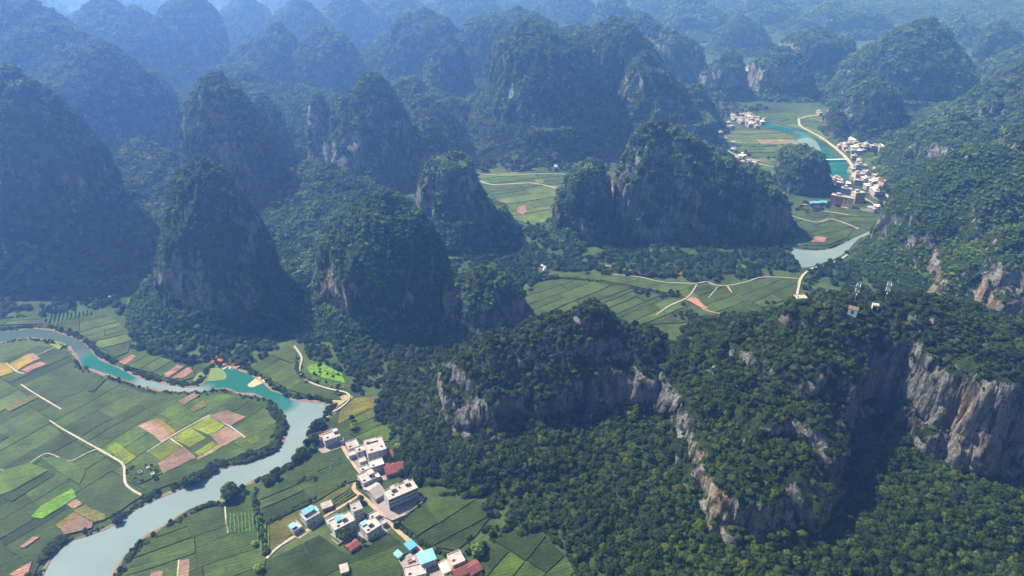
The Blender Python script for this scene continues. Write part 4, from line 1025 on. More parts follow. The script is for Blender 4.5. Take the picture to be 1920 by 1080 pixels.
def house(A, B, depth, st, label, wall='plaster', roof='roofp', kind='flat', extra=(), fh=3.0, z=.1, cat='house', name='house', gallery=False, group=None, wins=True, shutters=False):
    ax, ay = G(*A, z); bx, by = G(*B, z); W = math.hypot(bx-ax, by-ay)
    t = bpy.data.objects.new(name, None); COL.objects.link(t); t.location = (ax, ay, z); t.rotation_euler = (0, 0, math.atan2(by-ay, bx-ax))
    tag(t, label, cat, group)
    H = st*fh
    wb = [(0, 0, -.3, W, depth, H, 0)]
    for k in range(1, st+1): wb.append((-.1, -.1, k*fh-.22, W+.1, depth+.1, k*fh-.04, 0)) if k < st else None
    if not gallery: put(box_mesh('wall', [b for b in wb if b], [M[wall]]), 'wall', t, 0, 0, 0)
    else:
        g = 1.5; bb = [(0, g, -.3, W, depth, H, 0)]
        for k in range(st+1):
            bb.append((-.05, 0, k*fh-.25, W+.05, g, k*fh-.02, 0))
            if k: bb.append((0, .02, k*fh-.02 - fh + .0 if False else (k-1)*fh, W, .12, (k-1)*fh+.95, 0)) if k > 1 else None
        nb = max(2, int(W/4))
        for k in range(nb+1):
            x = k*(W-.35)/nb; bb.append((x, .01, -.3, x+.35, g, H-.26, 0))
        put(box_mesh('wall', [b for b in bb if b], [M[wall]]), 'wall', t, 0, 0, 0)
    if kind == 'flat':
        p = .22; hp = .75
        rb = [(0.05, .05, H, W-.05, depth-.05, H+.12, 0), (-.12, -.12, H+.0, W+.12, p-.12, H+hp, 1), (-.12, depth-p+.12, H, W+.12, depth+.12, H+hp, 1), (-.12, p-.12, H, p-.12, depth-p+.12, H+hp, 1), (W-p+.12, p-.12, H, W+.12, depth-p+.12, H+hp, 1)]
        put(box_mesh('roof', rb, [M[roof], M[wall]]), 'roof', t, 0, 0, 0)
    else:
        rise = {'gable': depth*.22, 'lean': depth*.12, 'sheet': depth*.1}[kind]; o = .5
        if kind == 'gable': sec = [(-o, H-.1), (depth/2, H+rise), (depth+o, H-.1), (depth+o, H+.08), (depth/2, H+rise+.22), (-o, H+.08)]
        else: sec = [(-o, H), (depth+o, H+rise), (depth+o, H+rise+.15), (-o, H+.15)]
        n = len(sec); V = [(x, y, zz) for x in (-o, W+o) for y, zz in sec]
        F = [tuple(range(n))[::-1], tuple(range(n, 2*n))]+[(k, (k+1) % n, n+(k+1) % n, n+k) for k in range(n)]
        if kind == 'gable': F = F[2:]+[(0, 1, 4, 5), (1, 2, 3, 4), (n, n+5, n+4, n+1), (n+1, n+4, n+3, n+2)]
        me = bpy.data.meshes.new('roof'); me.from_pydata(V, [], F); me.materials.append(M[roof]); put(me, 'roof', t, 0, 0, 0)
        if kind == 'gable':
            for gx_ in (.02, W-.02):
                me = bpy.data.meshes.new('gable'); me.from_pydata([(gx_, 0, H-.1), (gx_, depth, H-.1), (gx_, depth/2, H+rise-.1)], [], [(0, 2, 1)]); me.materials.append(M[wall]); put(me, 'gable', t, 0, 0, 0)
    if wins:
        n = max(1, int(W/3.1)); y0 = 1.5 if gallery else 0
        for f in range(st):
            for k in range(n):
                x = (k+.5)*W/n-.75
                if f == 0 and (k == n//2 or shutters): put(SHUT if shutters and W/n > 3.2 else DOOR, 'door', t, x, y0-.02, .05)
                else: put(WIN, 'window', t, x, y0-.01, f*fh+.95)
        m = max(1, int(depth/4.5))
        for f in range(st):
            for k in range(m):
                y = (k+.5)*depth/m+.75
                put(WIN, 'window', t, -.01, y, f*fh+.95, -math.pi/2)
                if f and k == 0: put(WIN, 'window', t, W+.01, y-1.5, f*fh+.95, math.pi/2)
    for e in extra:
        k = e[0]; x, y = e[1]*W, e[2]*depth; w, d, h = e[3:6]; z0 = H+.12; mt = M[e[6]] if len(e) > 6 else M['blue']
        if k == 'stair': 
            s_ = put(box_mesh('stair_head', [(0, 0, 0, w, d, h, 0), (-.2, -.2, h, w+.2, d+.2, h+.2, 1)], [M[wall], mt]), 'stair_head', t, x, y, z0)
            put(DOOR, 'door', s_, .4, -.02, 0)
        elif k == 'canopy':
            for xp, yp, hp_ in ((0, 0, h), (w-.15, 0, h), (0, d-.15, h+.4), (w-.15, d-.15, h+.4)): put(box_mesh('canopy_post', [(0, 0, 0, .15, .15, hp_, 0)], [M['steel']]), 'canopy_post', t, x+xp, y+yp, z0)
            me = bpy.data.meshes.new('canopy'); me.from_pydata([(-.4, -.4, h), (w+.4, -.4, h), (w+.4, d+.4, h+.45), (-.4, d+.4, h+.45), (-.4, -.4, h+.12), (w+.4, -.4, h+.12), (w+.4, d+.4, h+.57), (-.4, d+.4, h+.57)], [], [(0, 3, 2, 1), (4, 5, 6, 7), (0, 1, 5, 4), (1, 2, 6, 5), (2, 3, 7, 6), (3, 0, 4, 7)]); me.materials.append(mt)
            put(me, 'canopy', t, x, y, z0)
        elif k == 'tank':
            bm = bmesh.new(); bmesh.ops.create_cone(bm, cap_ends=True, segments=14, radius1=w/2, radius2=w/2, depth=h); bmesh.ops.create_cone(bm, cap_ends=True, segments=14, radius1=w/2+.05, radius2=.1, depth=.4, matrix=Matrix.Translation((0, 0, h/2+.2)))
            me = bpy.data.meshes.new('water_tank'); bm.to_mesh(me); bm.free(); me.materials.append(M['steel']); put(me, 'water_tank', t, x, y, z0+h/2)
        elif k == 'wallyard':
            hh = h; put(box_mesh('yard_wall', [(-w, -d, -.3, -w+.25, 0, hh, 0), (-w, -d-.25, -.3, W+w, -d, hh, 0), (W+w-.25, -d, -.3, W+w, 0, hh, 0)], [M['greywall']]), 'yard_wall', t, 0, 0, 0)
    return t

# the near village
house((731, 957), (785, 933.5), 9.5, 3, 'long white three storey terrace with open balconies facing a concrete court', roof='roofp', gallery=True, extra=[('stair', .22, .6, 3, 3.2, 2.3, 'roofc'), ('stair', .7, .6, 3, 3.2, 2.3, 'roofc'), ('tank', .5, .8, 1.4, 1.4, 1.4)])
house((611, 839.5), (640, 829), 8, 2, 'white two storey house standing alone on the river side of the road', shutters=True, extra=[('stair', .72, .55, 3, 3, 2.3, 'roofp')])
house((603, 828), (628, 818), 5.5, 1, 'low roofless annexe with brown floor behind the lone riverside house', roof='brick', wins=False, cat='annexe')
house((655, 849), (675, 842), 9, 1, 'low grey roofed house at the top of the village beside the road', wall='greywall', roof='roofc')
house((671, 861), (690, 855), 6, 2, 'small white house below the grey roofed house by the road', extra=[('tank', .3, .5, 1.2, 1.2, 1.2)])
house((656, 862), (668, 858), 5, 1, 'tiny white hut with pale roof at the roadside', wins=False)
house((692, 869.5), (726, 860), 15, 3, 'largest square grey block of the village with pale double roof', wall='greywall', roof='roofp', extra=[('stair', .1, .75, 8, 2.5, 1.0, 'roofp'), ('tank', .8, .3, 1.4, 1.4, 1.3)])
house((697, 890), (722, 882), 7, 2, 'white house with cream roof below the large grey block', roof='cream')
house((679, 897), (694, 891), 5, 2, 'narrow pale house squeezed between the road and the large block')
house((683, 919.5), (707, 908), 10, 2, 'grey two storey house at the road junction', wall='greywall', extra=[('stair', .62, .3, 4, 4, 2.6, 'roofp')])
house((704.5, 942), (724, 929.5), 14, 1, 'single storey white house with pitched grey roof beside the terrace', kind='gable', roof='roofc')
house((725, 896), (760, 886), 11, 1, 'low shed with wide maroon roof behind the village', wall='brick', roof='maroon', kind='gable', wins=False, cat='shed', name='shed')
house((722, 866), (738, 862), 7, 1, 'small lean-to with rusty red roof beside the grey block', wall='brick', roof='maroon', kind='lean', wins=False, cat='shed', name='shed')
house((576, 990), (602, 974.5), 8.5, 2, 'white two storey house with a raised blue roof canopy by the field track', extra=[('canopy', .12, .45, 7, 3.4, 2.5, 'blue'), ('canopy', .86, .35, 2, 3.5, .4, 'lblue')])
house((552, 1004), (568, 993.5), 7, 1, 'small white house with pale blue roof at the end of the track', extra=[('canopy', .05, .3, 3, 3, 1.6, 'lblue')])
house((606, 960), (624, 953.5), 4.5, 1, 'open timber shed with grey sheet roof by the field track', wall='brick', roof='roofc', kind='lean', wins=False, cat='shed', name='shed')
house((630, 1008), (668, 988), 9.5, 2, 'long white double house with a bright blue roof canopy at its back', extra=[('canopy', .28, .55, 5.2, 3.6, 1.3, 'blue'), ('stair', .5, .4, 2.8, 2.8, 2.3, 'roofp')])
house((617, 991), (640, 980), 5.5, 1, 'low pink roofed wing beside the long double house', roof='roofp', wins=False, cat='annexe')
house((666, 979), (683, 972), 8, 3, 'dark grey three storey house next to the blue canopied double house', wall='greywall', roof='roofc')
house((690.5, 1014), (717, 997), 9, 2, 'white two storey house with dark blue trim below the village yard', extra=[('stair', .35, .45, 2.8, 2.8, 2.3, 'cream'), ('canopy', .1, .8, 4, 2.4, .8, 'lblue')])
house((696, 982), (714, 971.5), 5, 1, 'low pale outbuilding with light strip roofs by the road', roof='roofp', wins=False, cat='outbuilding')
house((658, 1039), (676, 1026.5), 5.5, 1, 'small shed with dark maroon roof standing in the dark crops', wall='brick', roof='maroon', kind='gable', wins=False, cat='shed', name='shed')
house((769, 1037), (781, 1028.5), 5.5, 1, 'bright blue steel shed beside the orange dirt road', wall='blue', roof='blue', kind='lean', wins=False, cat='shed', name='shed')
house((747, 1050), (754.5, 1044), 4, 1, 'tiny pale blue hut at the corner of a walled yard', wall='white', roof='lblue', kind='lean', wins=False, cat='shed', name='shed', fh=2.4)
house((791, 1070), (818, 1060), 7.5, 2, 'grey house with light blue steel roof at the lower edge of the village', wall='greywall', roof='lblue', kind='lean')
house((833, 1083), (848, 1076), 9, 1, 'orange and white roofed house between two larger ones', wall='cream', roof='cream')
house((850, 1074), (873, 1064), 9, 2, 'pink roofed house with dark blue eaves near the wood', wall='pinkpale', roof='roofp')
house((856, 1090), (884, 1077), 8, 1, 'wide maroon roofed shed at the bottom edge of the village', wall='brick', roof='maroon', kind='gable', wins=False, cat='shed', name='shed')
house((884, 1084), (904, 1073), 8, 1, 'dusky purple roofed shed nearest the dark wood', wall='greywall', roof='maroon', kind='gable', wins=False, cat='shed', name='shed')
house((762, 1092), (800, 1082), 8, 1, 'low pale pink roof cut by the lower edge of the picture', roof='roofp', wins=False)
house((641, 1080), (654, 1076), 5, 1, 'small light roofed hut among the crops at the bottom edge', roof='roofp', kind='lean', wins=False, cat='shed', name='shed')
house((422, 942), (431, 939), 3.5, 1, 'tiny white pump house beneath the big round riverside tree', roof='roofp', wall='white', wins=False, fh=2.5, cat='pump house')
house((1493, 580), (1522, 581), 9, 1, 'long white roofed hall beside the mid valley road', roof='white', wall='white', cat='hall')
house((1492, 570), (1512, 569), 8, 2, 'pale two storey house behind the white roofed hall', roof='roofp')
house((410, 561), (421, 560), 8, 1, 'tiny white hut below the large shaded hill on the left', roof='white', wall='white', wins=False) if False else house((205, 562), (212, 561.5), 5, 1, 'tiny white hut in the plots below the large left hill', roof='white', wall='white', wins=False)
for (a, b, l) in (((262, 893), (268, 890), 'small ruined white hut in the walled garden'), ((277, 884), (282, 882), 'pale red roofed hut in the walled garden'), ((286, 896), (292, 893), 'low white shelter beside the garden wall')):
    house(a, b, 2.5, 1, l, roof='roofp', wins=False, fh=2.2, cat='hut', name='hut')

house((702, 905), (714, 900), 5, 1, 'low pale annexe between the junction house and the terrace', roof='roofp', wins=False, cat='annexe')
house((741, 926), (752, 921.5), 5, 1, 'low grey outbuilding behind the left end of the terrace', wall='greywall', roof='roofc', wins=False, cat='outbuilding')
house((719, 990), (727, 985.5), 4, 1, 'small pale garage beside the orange road', roof='roofc', cat='garage')
house((640, 834), (646, 832), 4, 1, 'tiny pale shed across the road from the lone house', roof='roofc', wins=False, cat='shed', name='shed')
house((648, 1022), (656, 1018), 4, 1, 'tiny brick shed below the dark yard tree', wall='brick', roof='roofc', kind='lean', wins=False, cat='shed', name='shed')
house((676, 874), (688, 870), 5, 1, 'low white house below the small white one with a tank', roof='roofp')
rr_ = random.Random(5)
BAR = box_mesh('water_heater', [(0, 0, .3, 1.8, 1.1, .38, 1), (0, .9, .5, 1.8, 1.25, .85, 0), (.1, .1, 0, .2, .2, .3, 0), (1.6, .1, 0, 1.7, .2, .3, 0)], [M['steel'], M['glass']])
for o in [q for q in list(COL.objects) if q.name.startswith('house') and q.type == 'EMPTY'][:26]:
    rf_ = [c for c in COL.objects if c.parent == o and c.name.startswith('roof')]
    if not rf_ or len(rf_[0].data.polygons) < 20: continue
    bb_ = [v_.co for v_ in rf_[0].data.vertices]; W_ = max(q.x for q in bb_); D_ = max(q.y for q in bb_); H_ = min(q.z for q in bb_)+.12
    if W_ < 6 or D_ < 5: continue
    put(BAR, 'water_heater', o, W_*rr_.uniform(.1, .2), D_*rr_.uniform(.15, .3), H_)
tarp = box_mesh('tarpaulin', [(0, 0, 0, 2.4, 3.2, 1.2, 0), (-.4, .4, 0, 0, 2.6, .7, 0)], [plain('pink tarpaulin', (.5, .1, .16), .2)])
o = link('tarpaulin', tarp); o.location = (*G(599, 836), .1); tag(o, 'bright pink tarpaulin heap beside the lone riverside house', 'tarpaulin')
# perimeter walls
def wall_run(px_pts, h, label, t=.25, mat='greywall'):
    L = pts(px_pts); V = []; F = []
    for k, (a, b) in enumerate(zip(L, L[1:])):
        l = math.hypot(b[0]-a[0], b[1]-a[1]); nx, ny = -(b[1]-a[1])/l*t/2, (b[0]-a[0])/l*t/2; i = len(V)
        for (x, y) in ((a[0]+nx, a[1]+ny), (b[0]+nx, b[1]+ny), (b[0]-nx, b[1]-ny), (a[0]-nx, a[1]-ny)): V += [(x, y, -.2), (x, y, h+.01*k)]
        F += [(i, i+2, i+3, i+1), (i+2, i+4, i+5, i+3), (i+4, i+6, i+7, i+5), (i+6, i, i+1, i+7), (i+1, i+3, i+5, i+7)]
    me = bpy.data.meshes.new('yard_wall'); me.from_pydata(V, [], F); me.materials.append(M[mat]); return tag(link('yard_wall', me), label, 'wall')
wall_run([(700, 963), (736, 978), (760, 968), (792, 944), (796, 938)], 1.6, 'low white wall round the terrace court', mat='plaster')
wall_run([(622, 1012), (634, 1023), (664, 1004)], 1.5, 'grey yard wall below the long double house')
wall_run([(762, 1074), (748, 1052)], 1.3, 'short wall beside the yard of the tiny blue hut')

# small far houses: one mesh each, copied
def far_house(wall, roof, w, d, st, seed):
    r = random.Random(seed); H = st*3
    b = [(0, 0, -.3, w, d, H, 0), (-.3, -.3, H, w+.3, d+.3, H+.35, 1), (w*.6, d*.5, H+.35, w*.6+3, d*.5+3, H+2.6, 0), (w*.6-.2, d*.5-.2, H+2.6, w*.6+3.2, d*.5+3.2, H+2.8, 1)]
    for f in range(st):
        n = int(w/2.6)
        for k in range(n):
            x = (k+.5)*w/n; b.append((x-.7, -.04, f*3+.9, x+.7, 0, f*3+2.3, 2))
        for k in range(int(d/3)):
            y = (k+.5)*d/int(d/3); b.append((-.04, y-.6, f*3+.9, 0, y+.6, f*3+2.3, 2)); b.append((w, y-.6, f*3+.9, w+.04, y+.6, f*3+2.3, 2))
    return box_mesh('village_house', b, [M[wall], M[roof], M['glass']])
M['limewash'] = plaster('limewashed wall', (.44, .44, .45))
FARH = [(far_house('limewash', 'roofp', 11, 9, 3, 1), 'tall white house'), (far_house('plaster', 'roofc', 13, 8, 2, 2), 'broad grey-roofed house'), (far_house('pinkpale', 'roofp', 10, 9, 3, 3), 'pale pink house'),
        (far_house('plaster', 'roofp', 9, 9, 2, 4), 'small pink-roofed house'), (far_house('cream', 'maroon', 10, 8, 2, 5), 'cream red-roofed house'), (far_house('greywall', 'white', 12, 9, 3, 6), 'grey white-topped house')]
ORD = 'first second third fourth fifth sixth seventh eighth ninth tenth eleventh twelfth thirteenth fourteenth fifteenth'.split()
def village(poly, n, ang_pts, where, seed, dmin=11.5, sc=1.0):
    r = random.Random(seed); w = pts(poly); xs_, ys_ = [p[0] for p in w], [p[1] for p in w]; put_ = []; made = []; tries = 0
    ang = angle(*ang_pts)
    while len(put_) < n and tries < 6000:
        tries += 1; x, y = r.uniform(min(xs_), max(xs_)), r.uniform(min(ys_), max(ys_))
        if signed_dist(np.array([x]), np.array([y]), w)[0] < 0 or any((x-a)**2+(y-b)**2 < dmin**2 for a, b in put_): continue
        put_.append((x, y)); k = r.choices(range(6), [5, 4, 2, 4, .7, 2])[0]
        o = link('village_house', FARH[k][0]); o.location = (x, y, .3); o.rotation_euler = (0, 0, ang+r.choice((0, 0, math.pi/2))+r.uniform(-.12, .12)); s = r.uniform(.62, .98)*sc; o.scale = (s, s, s*r.uniform(.85, 1.1))
        made.append((x/(y*CP+CAM_H*SP), k, o))
    for k in range(6):
        mk = sorted([q for q in made if q[1] == k], key=lambda q: q[0])
        for i_, q in enumerate(mk):
            nm_ = FARH[k][1]; tag(q[2], ('only '+nm_+' ' if len(mk) == 1 else nm_+', '+ORD[i_]+' of its kind from left ')+where, 'house', 'houses '+where)
village([(1327, 228), (1346, 228), (1372, 238), (1372, 250), (1348, 256), (1336, 262), (1328, 245)], 22, ((1330, 250), (1370, 245)), 'in the far left village', 1)
village([(1377, 218), (1400, 217), (1430, 224), (1430, 236), (1416, 242), (1395, 238), (1378, 226)], 26, ((1380, 230), (1430, 228)), 'in the river bend village', 2)
village([(1334, 262), (1350, 262), (1374, 276), (1372, 286), (1352, 280), (1338, 276)], 9, ((1340, 270), (1370, 275)), 'under the central massif', 3)
village([(1364, 298), (1412, 308), (1408, 316), (1370, 306)], 6, ((1370, 300), (1405, 310)), 'behind the dark block hill', 4)
village([(1564, 274), (1600, 270), (1640, 273), (1640, 283), (1606, 290), (1580, 286)], 24, ((1570, 280), (1630, 278)), 'under the small domed hill', 5)
village([(1590, 290), (1600, 288), (1612, 305), (1618, 322), (1608, 325), (1600, 308)], 9, ((1592, 292), (1612, 325)), 'along the valley road', 6)
village([(1655, 274), (1680, 270), (1697, 278), (1694, 294), (1668, 292), (1656, 286)], 14, ((1660, 280), (1690, 280)), 'in the eastern hamlet', 7)
village([(1598, 322), (1640, 336), (1650, 350), (1628, 352), (1604, 345), (1590, 336)], 15, ((1600, 330), (1645, 350)), 'in the crowded street', 8, 12.5, 1.1)
village([(1552, 340), (1570, 338), (1602, 346), (1600, 354), (1556, 350)], 8, ((1555, 345), (1600, 350)), 'on the river bank', 9)
village([(1642, 316), (1672, 314), (1670, 324), (1646, 324)], 5, ((1645, 320), (1670, 320)), 'in the eastern fields', 10)
village([(1612, 352), (1634, 356), (1640, 372), (1624, 366)], 4, ((1612, 354), (1634, 366)), 'beside the dark stream', 11)
village([(1824, 122), (1850, 118), (1868, 130), (1856, 142), (1832, 136)], 30, ((1830, 130), (1860, 130)), 'in the hazy distant town', 12, 15, 1.6)
village([(1526, 212), (1554, 213), (1553, 219), (1530, 218)], 4, ((1530, 215), (1550, 215)), 'behind the mesa hill', 13)
village([(1036, 312), (1056, 314), (1054, 322), (1038, 320)], 3, ((1036, 318), (1056, 318)), 'at the far wood edge', 14, 9, .8)
village([(1400, 128), (1412, 124), (1412, 134), (1402, 140)], 5, ((1400, 130), (1410, 130)), 'between the far hills', 15, 14)
village([(1618, 388), (1636, 392), (1632, 402), (1616, 398)], 2, ((1618, 390), (1634, 395)), 'below the right hill', 16)

# the school block with pink and yellow halves
def slab_block(A, B, depth, st, mats, label, name='school_building', cat='school'):
    ax, ay = G(*A); bx, by = G(*B); W = math.hypot(bx-ax, by-ay)
    t = bpy.data.objects.new(name, None); COL.objects.link(t); t.location = (ax, ay, .1); t.rotation_euler = (0, 0, math.atan2(by-ay, bx-ax)); tag(t, label, cat)
    x = 0
    for frac, wm in mats:
        w = W*frac; b = [(x, 1.6, -.3, x+w, depth, st*3.4, 0)]
        for f in range(st+1): b.append((x+.02, 0, f*3.4-.3, x+w-.02, 1.6, f*3.4, 1))
        for f in range(st): b.append((x+.02, 0, f*3.4, x+w-.02, .15, f*3.4+1.25, 0))
        n = max(2, int(w/5))
        for k in range(n+1): xx = x+.03+k*(w-.5)/n; b.append((xx, .05, 0, xx+.4, 1.58, st*3.4-.32, 0))
        put(box_mesh('wall', b, [M[wm], M['white']]), 'wall', t, 0, 0, 0)
        for f in range(st):
            for k in range(n): put(WIDE, 'window', t, x+(k+.5)*w/n-1.1, 1.58, f*3.4+1.0)
        x += w
    put(box_mesh('roof', [(-.3, -.3, st*3.4+.0, W+.3, depth+.3, st*3.4+.5, 0), (-.3, -.3, st*3.4+.5, W+.3, 0, st*3.4+1.6, 0), (-.3, depth, st*3.4+.5, W+.3, depth+.3, st*3.4+1.6, 0)], [M['roofp']]), 'roof', t, 0, 0, 0)
    put(box_mesh('stair_head', [(0, 0, 0, 5, 4, 3, 0)], [M['greywall']]), 'stair_head', t, W*.2, depth*.5, st*3.4+.5)
    return t
slab_block((1554, 384), (1596, 392), 9, 4, [(.57, 'pink'), (.43, 'yellow')], 'four storey block painted pink on the left and yellow on the right')
slab_block((1573, 371), (1592, 374), 10, 4, [(1, 'greywall')], 'grey block with galleries behind the pink and yellow one', 'dormitory', 'dormitory')
slab_block((1601, 381), (1620, 380), 11, 4, [(1, 'plaster')], 'pale grey tiered block right of the yellow one', 'office_building', 'office')
slab_block((1602, 326), (1622, 328), 10, 4, [(1, 'blue')], 'blue fronted building in the village street', 'shop_building', 'shop')
slab_block((1602, 340), (1618, 340), 12, 3, [(1, 'pinkpale')], 'dusky pink building in the middle of the village street', 'market_building', 'market')
# long covered walk with blue roof left of the school
house((1520, 385), (1552, 384), 6, 1, 'low blue roofed walkway left of the pink block', wall='plaster', roof='blue', kind='lean', wins=False, cat='walkway', name='covered_walkway')

# bridge over the far river
a, b = G(1550, 303), G(1586, 302)
t = bpy.data.objects.new('bridge', None); COL.objects.link(t); t.location = (*a, 0); t.rotation_euler = (0, 0, math.atan2(b[1]-a[1], b[0]-a[0])); L_ = math.hypot(b[0]-a[0], b[1]-a[1]); tag(t, 'white footbridge on piers across the far teal river', 'bridge')
put(box_mesh('deck', [(0, 0, 2.6, L_, 3.2, 3.1, 0)], [M['white']]), 'deck', t, 0, 0, 0)
put(box_mesh('railing', [(0, .05, 3.9, L_, .15, 4.05, 0)]+[(k*2, .05, 3.1, k*2+.12, .15, 3.9, 0) for k in range(int(L_/2))], [M['white']]), 'railing', t, 0, 0, 0)
PIER = box_mesh('pier', [(0, .4, -1, 1, 2.8, 2.6, 0)], [M['greywall']])
for k in range(6): put(PIER, 'pier', t, 2+k*(L_-5)/5, 0, 0)

# summit huts and masts on the nearest hill
def ground_hit(px, py):
    Pn = NM[0]; nx = len(np.arange(-110, 500, 1.0))
    for Y in np.arange(340, 520, .5):
        z = zat(py, Y); x = wx(px, Y, z); i = int(round(Y-228)); j = int(round(x+110))
        k = i*nx+j
        if 0 <= k < len(Pn) and z <= Pn[k, 2]: return x, Y, Pn[k, 2]
    return wx(px, 410, 112), 410, 112
def summit(name, px, py, lab, cat):
    x, y, z = ground_hit(px, py); t = bpy.data.objects.new(name, None); COL.objects.link(t); t.location = (x, y, z+.4); tag(t, lab, cat); return t
t = summit('hut', 1598, 587, 'white hut with dark flat roof on the wooded summit', 'hut'); t.rotation_euler = (0, 0, -.55); t.scale = (1.15, 1.15, 1.15)
put(box_mesh('wall', [(-2.6, -2.2, -2, 2.6, 2.2, 3, 0)], [M['white']]), 'wall', t, 0, 0, 0); put(box_mesh('roof', [(-2.9, -2.5, 3, 2.9, 2.5, 3.3, 0)], [M['trunk']]), 'roof', t, 0, 0, 0); put(DOOR, 'door', t, -.8, -2.22, .1); put(WIN, 'window', t, -2.62, .8, 1, -math.pi/2)
t = summit('shelter', 1640, 578, 'smaller white open fronted shelter right of the summit hut', 'shelter'); t.rotation_euler = (0, 0, -.35)
put(box_mesh('wall', [(-2, 1.3, -1, 2, 1.5, 2.6, 0), (-2, -1.5, -1, -1.7, 1.3, 2.6, 0), (1.7, -1.5, -1, 2, 1.3, 2.6, 0), (-1.7, -1.5, 1.9, 1.7, -1.3, 2.6, 0)], [M['white']]), 'wall', t, 0, 0, 0); put(box_mesh('roof', [(-2.3, -1.8, 2.6, 2.3, 1.8, 2.85, 0)], [M['roofp']]), 'roof', t, 0, 0, 0)
ANT = box_mesh('antenna', [(-.16, -.1, 0, .16, .1, 2.2, 0)], [M['white']])
def mast(px, py, h, lab, tilt):
    t = summit('telecom_mast', px, py, lab, 'mast')
    bm = bmesh.new(); bmesh.ops.create_cone(bm, cap_ends=True, segments=8, radius1=.22, radius2=.1, depth=h+3, matrix=Matrix.Translation((0, 0, (h-3)/2)))
    me = bpy.data.meshes.new('pole'); bm.to_mesh(me); bm.free(); me.materials.append(M['steel']); put(me, 'pole', t, 0, 0, 0)
    for lev in (h-2.8, h-7):
        put(box_mesh('bracket', [(-1.3, -.06, lev+.9, 1.3, .06, lev+1.05, 0), (-.06, -1.3, lev+.95, .06, 1.3, lev+1.1, 0)], [M['steel']]), 'bracket', t, 0, 0, 0)
        for a in (0, 1, 2, 3, 4, 5): put(ANT, 'antenna', t, math.cos(a*math.pi/3)*1.35, math.sin(a*math.pi/3)*1.35, lev, a*math.pi/3)
    bm = bmesh.new(); bmesh.ops.create_cone(bm, cap_ends=True, segments=14, radius1=.6, radius2=.45, depth=.3, matrix=Matrix.Rotation(math.pi/2, 4, 'X')); me = bpy.data.meshes.new('dish'); bm.to_mesh(me); bm.free(); me.materials.append(M['white']); put(me, 'dish', t, 0, -.5, h-9)
mast(1600, 572, 17, 'tall grey antenna mast behind the white summit hut', 0)
mast(1658, 566, 15.5, 'slightly shorter antenna mast at the right of the summit', 0)

# boulders, outcrop, boats
def boulder(px, py, s, mat, label, group=None, sz=.6, seed=1, name='boulder'):
    bm = bmesh.new(); bmesh.ops.create_icosphere(bm, subdivisions=3, radius=1)
    V = np.array([v.co for v in bm.verts]); n = fbm(V[:, 0]*1.3, V[:, 1]*1.3, V[:, 2]*1.3, seed, 4)
    for v, k in zip(bm.verts, n): v.co = v.co*(1+.55*k); v.co.z *= sz
    me = bpy.data.meshes.new(name); bm.to_mesh(me); bm.free(); me.materials.append(mat)
    x, y = G(px, py); o = link(name, me); o.location = (x, y, s*sz*.2); o.scale = (s, s*.7, s); o.rotation_euler = (0, 0, seed*1.3); return tag(o, label, 'rock', group)
for k, (a, b, s) in enumerate([(405, 672, 3.4), (414, 678, 4.2), (424, 672, 3.6), (432, 678, 3.8), (441, 674, 2.8), (447, 690, 2.6), (399, 680, 2.5), (421, 685, 2.6), (386, 676, 2.6), (438, 684, 2.4)]):
    boulder(a, b, s, M['redrock'], 'red brown boulder by the teal pool, '+('leftmost', 'second from left', 'third from left', 'fourth from left', 'fifth from left', 'sixth from left', 'fifth from right', 'fourth from right', 'third from right', 'rightmost')[[2, 3, 5, 6, 8, 9, 1, 4, 0, 7][k]], 'red boulders by the teal pool', .55, k+1)
M['paleroc'] = plain('white limestone', (.42, .41, .40), .4, .5)
for k, (a, b, s, l) in enumerate([(1022, 509, 4.2, 'larger white limestone outcrop rising from the dark wood'), (1018, 504, 3.0, 'smaller white outcrop just behind the larger one')]):
    boulder(a, b, s, M['paleroc'], l, None, 1.4, 30+k, 'limestone_outcrop')
def boat(px, py, rz, label):
    sec = [(-2.6, .1), (-2, .55), (-.5, .8), (1, .75), (2.2, .4), (2.9, .04)]; V = []; F = []
    for x, w in sec: V += [(x, -w, .55), (x, -w*.6, 0), (x, w*.6, 0), (x, w, .55), (x, w*.85, .5), (x, w*.5, .12), (x, -w*.5, .12), (x, -w*.85, .5)]
    for k in range(len(sec)-1):
        for e in range(8): F.append((k*8+e, k*8+(e+1) % 8, k*8+8+(e+1) % 8, k*8+8+e))
    me = bpy.data.meshes.new('hull'); me.from_pydata(V, [], F); me.materials.append(M['white'])
    t = bpy.data.objects.new('rowing_boat', None); COL.objects.link(t); x, y = G(px, py); t.location = (x, y, .12); t.rotation_euler = (0, 0, rz); tag(t, label, 'boat'); put(me, 'hull', t, 0, 0, 0)
    put(box_mesh('bench', [(-.9, -.6, .38, -.6, .6, .44, 0), (.7, -.6, .38, 1, .6, .44, 0)], [M['trunk']]), 'bench', t, 0, 0, 0)
boat(420, 692, .9, 'small white boat on the teal pool'); boat(431, 689, 1.9, 'white boat drawn up against the red rocks')

